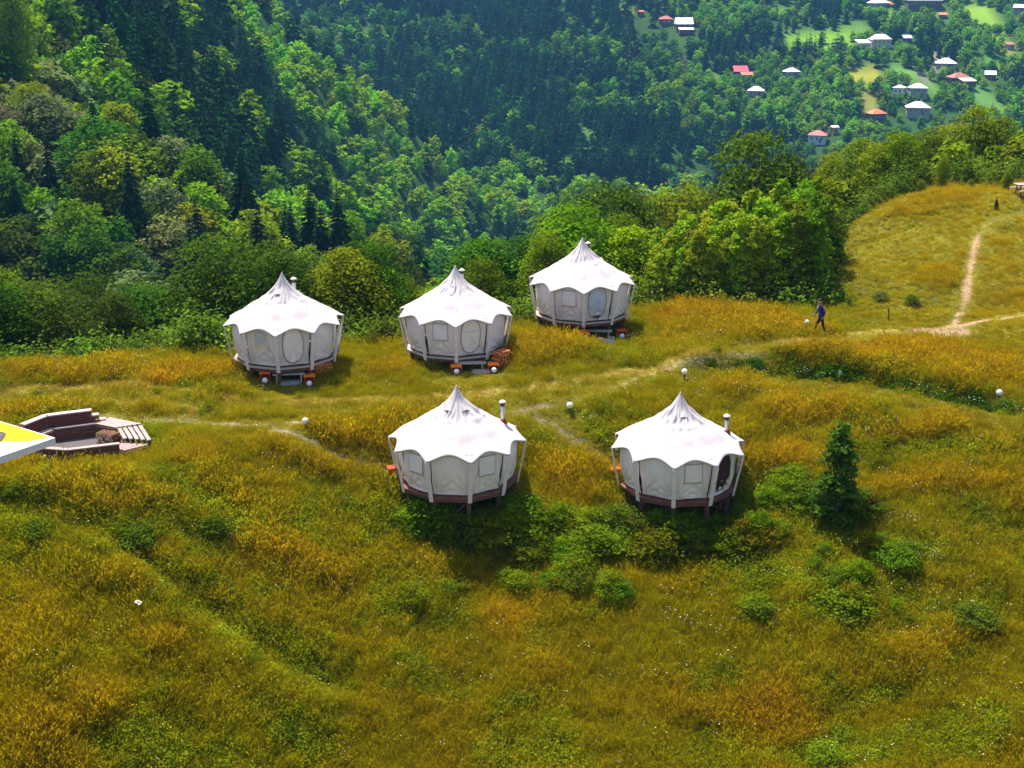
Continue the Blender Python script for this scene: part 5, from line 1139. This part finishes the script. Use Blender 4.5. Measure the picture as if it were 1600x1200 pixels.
    HOUSES.append((uv[:, 0].min(), uv[:, 1].min(), uv[:, 0].max(), uv[:, 1].max() - .25 * (uv[:, 1].max() - uv[:, 1].min()), Y))
def village():
    house(1068, 38, 30, 'big white gabled barn roof, topmost at the wood edge', 'white', 'dark', 'gable', .05, 5.0, .8, (0, -9.5, 10, 5, 3.0, 'white', 0), chim=False, rh=.36)
    house(1040, 31, 22, 'red brown roofed house left of the big white barn', 'red', 'dark', 'hip', .2, 4.5); house(1001, 19, 11, 'tiny orange roofed hut at the wood edge', 'orange', 'dark', 'gable', .5, 2.8, .8, chim=False)
    house(1157, 112, 25, 'crimson roofed house with faded red annex in front', 'crimson', 'dark', 'shed', 0, 3.5, .8, (4.5, -8.0, 11.5, 6, 3.2, 'red', 0), chim=False, rh=.34); house(1181, 142, 29, 'white hipped roof below the crimson one', 'white', 'grey', 'hip', -.2, 3.2, .75, roof2='pink')
    house(1236, 112, 26, 'white roof half hidden among dark trees', 'white', 'grey', 'hip', .3, 3.5); house(1277, 212, 32, 'red hipped house with pale blue gable, lowest of the village', 'red', 'bluew', 'hip', -.35, 5.0, .8); house(1303, 199, 13, 'small faded pink house above the lowest red roof', 'pink', 'pink', 'gable', .2, 4.5, .9, chim=False)
    house(1372, 6, 34, 'white roofed house with a red wing at the top', 'white', 'grey', 'hip', .5, 4.5, .7, (10, -1, 9, 7, 5, 'red', 0)); house(1442, 3, 58, 'long grey brown farm roof with dark side wall', 'grey', 'dark', 'gable', -.1, 5, .6, chim=False, rh=.2); house(1473, 24, 14, 'small hut with orange and white roof', 'orange', 'dark', 'shed', 0, 3.4, .8, chim=False, roof2='pink')
    house(1594, 12, 22, 'white roofed barn at the far edge', 'white', 'grey', 'gable', -.6, 4, .8, chim=False); house(1374, 62, 36, 'beige two storey house with rows of windows and white annex', 'pink', 'beige', 'hip', .12, 7.0, .55, (-11.5, -1.0, 8.5, 7.5, 5.2, 'white', 0), 2); house(1417, 60, 15, 'small grey shed beside the beige two storey house', 'blue', 'dark', 'shed', 0, 3.0, .8, chim=False, rh=.3)
    house(1477, 99, 36, 'white hipped roof beside the village lane', 'white', 'grey', 'hip', -.25, 3.6, .8); house(1547, 117, 19, 'small blue white roofed hut apart to the east', 'blue', 'dark', 'shed', -.3, 3.0, .8, chim=False, rh=.3); house(1497, 121, 34, 'brown hipped house behind a pink sheet roof', 'brown', 'dark', 'hip', .2, 4.0, .8, (1.0, -8.5, 9, 6.5, 3.6, 'rust', 0))
    house(1405, 137, 21, 'rusty pink roofed house left of a white hipped one', 'rust', 'white', 'hip', -.6, 4.5, .9); house(1433, 139, 31, 'white hipped house with grey walls in the village middle', 'white', 'grey', 'hip', -.1, 6.0, .8, floors=1); house(1433, 170, 41, 'wide pink and white hipped house nearest the valley', 'rust', 'grey', 'hip', -.2, 5.0, .75, roof2='white', floors=1)
    house(1368, 178, 30, 'bright orange hipped roof in the trees', 'orange', 'dark', 'hip', .35, 3.4, .8, roof2='orange'); house(1577, 70, 15, 'small brown shed by the pale track', 'brown', 'pink', 'shed', .2, 3.2, .8, chim=False)

# ------------------------------------------------------------------ put the place together
village()
tents(); props(); fire_pit(); parasol(); person()
grow_forest(); undergrowth(); single_trees(); meadow()

# the summer haze of the valley
hz = MB().box((0, 950, 80), (4600, 3900, 410)).build('haze', [], None)
hm = bpy.data.materials.new('haze'); hm.use_nodes = True; nt = hm.node_tree; nt.nodes.clear()
pv = nt.nodes.new('ShaderNodeVolumePrincipled'); ho = nt.nodes.new('ShaderNodeOutputMaterial'); nt.links.new(pv.outputs[0], ho.inputs['Volume'])
pv.inputs['Color'].default_value = (.15, .42, .85, 1); pv.inputs['Density'].default_value = .00012; pv.inputs['Anisotropy'].default_value = .1
hz.data.materials.clear(); hz.data.materials.append(hm)
tag(hz, 'thin blue summer haze filling the valley', 'haze', None, 'stuff')
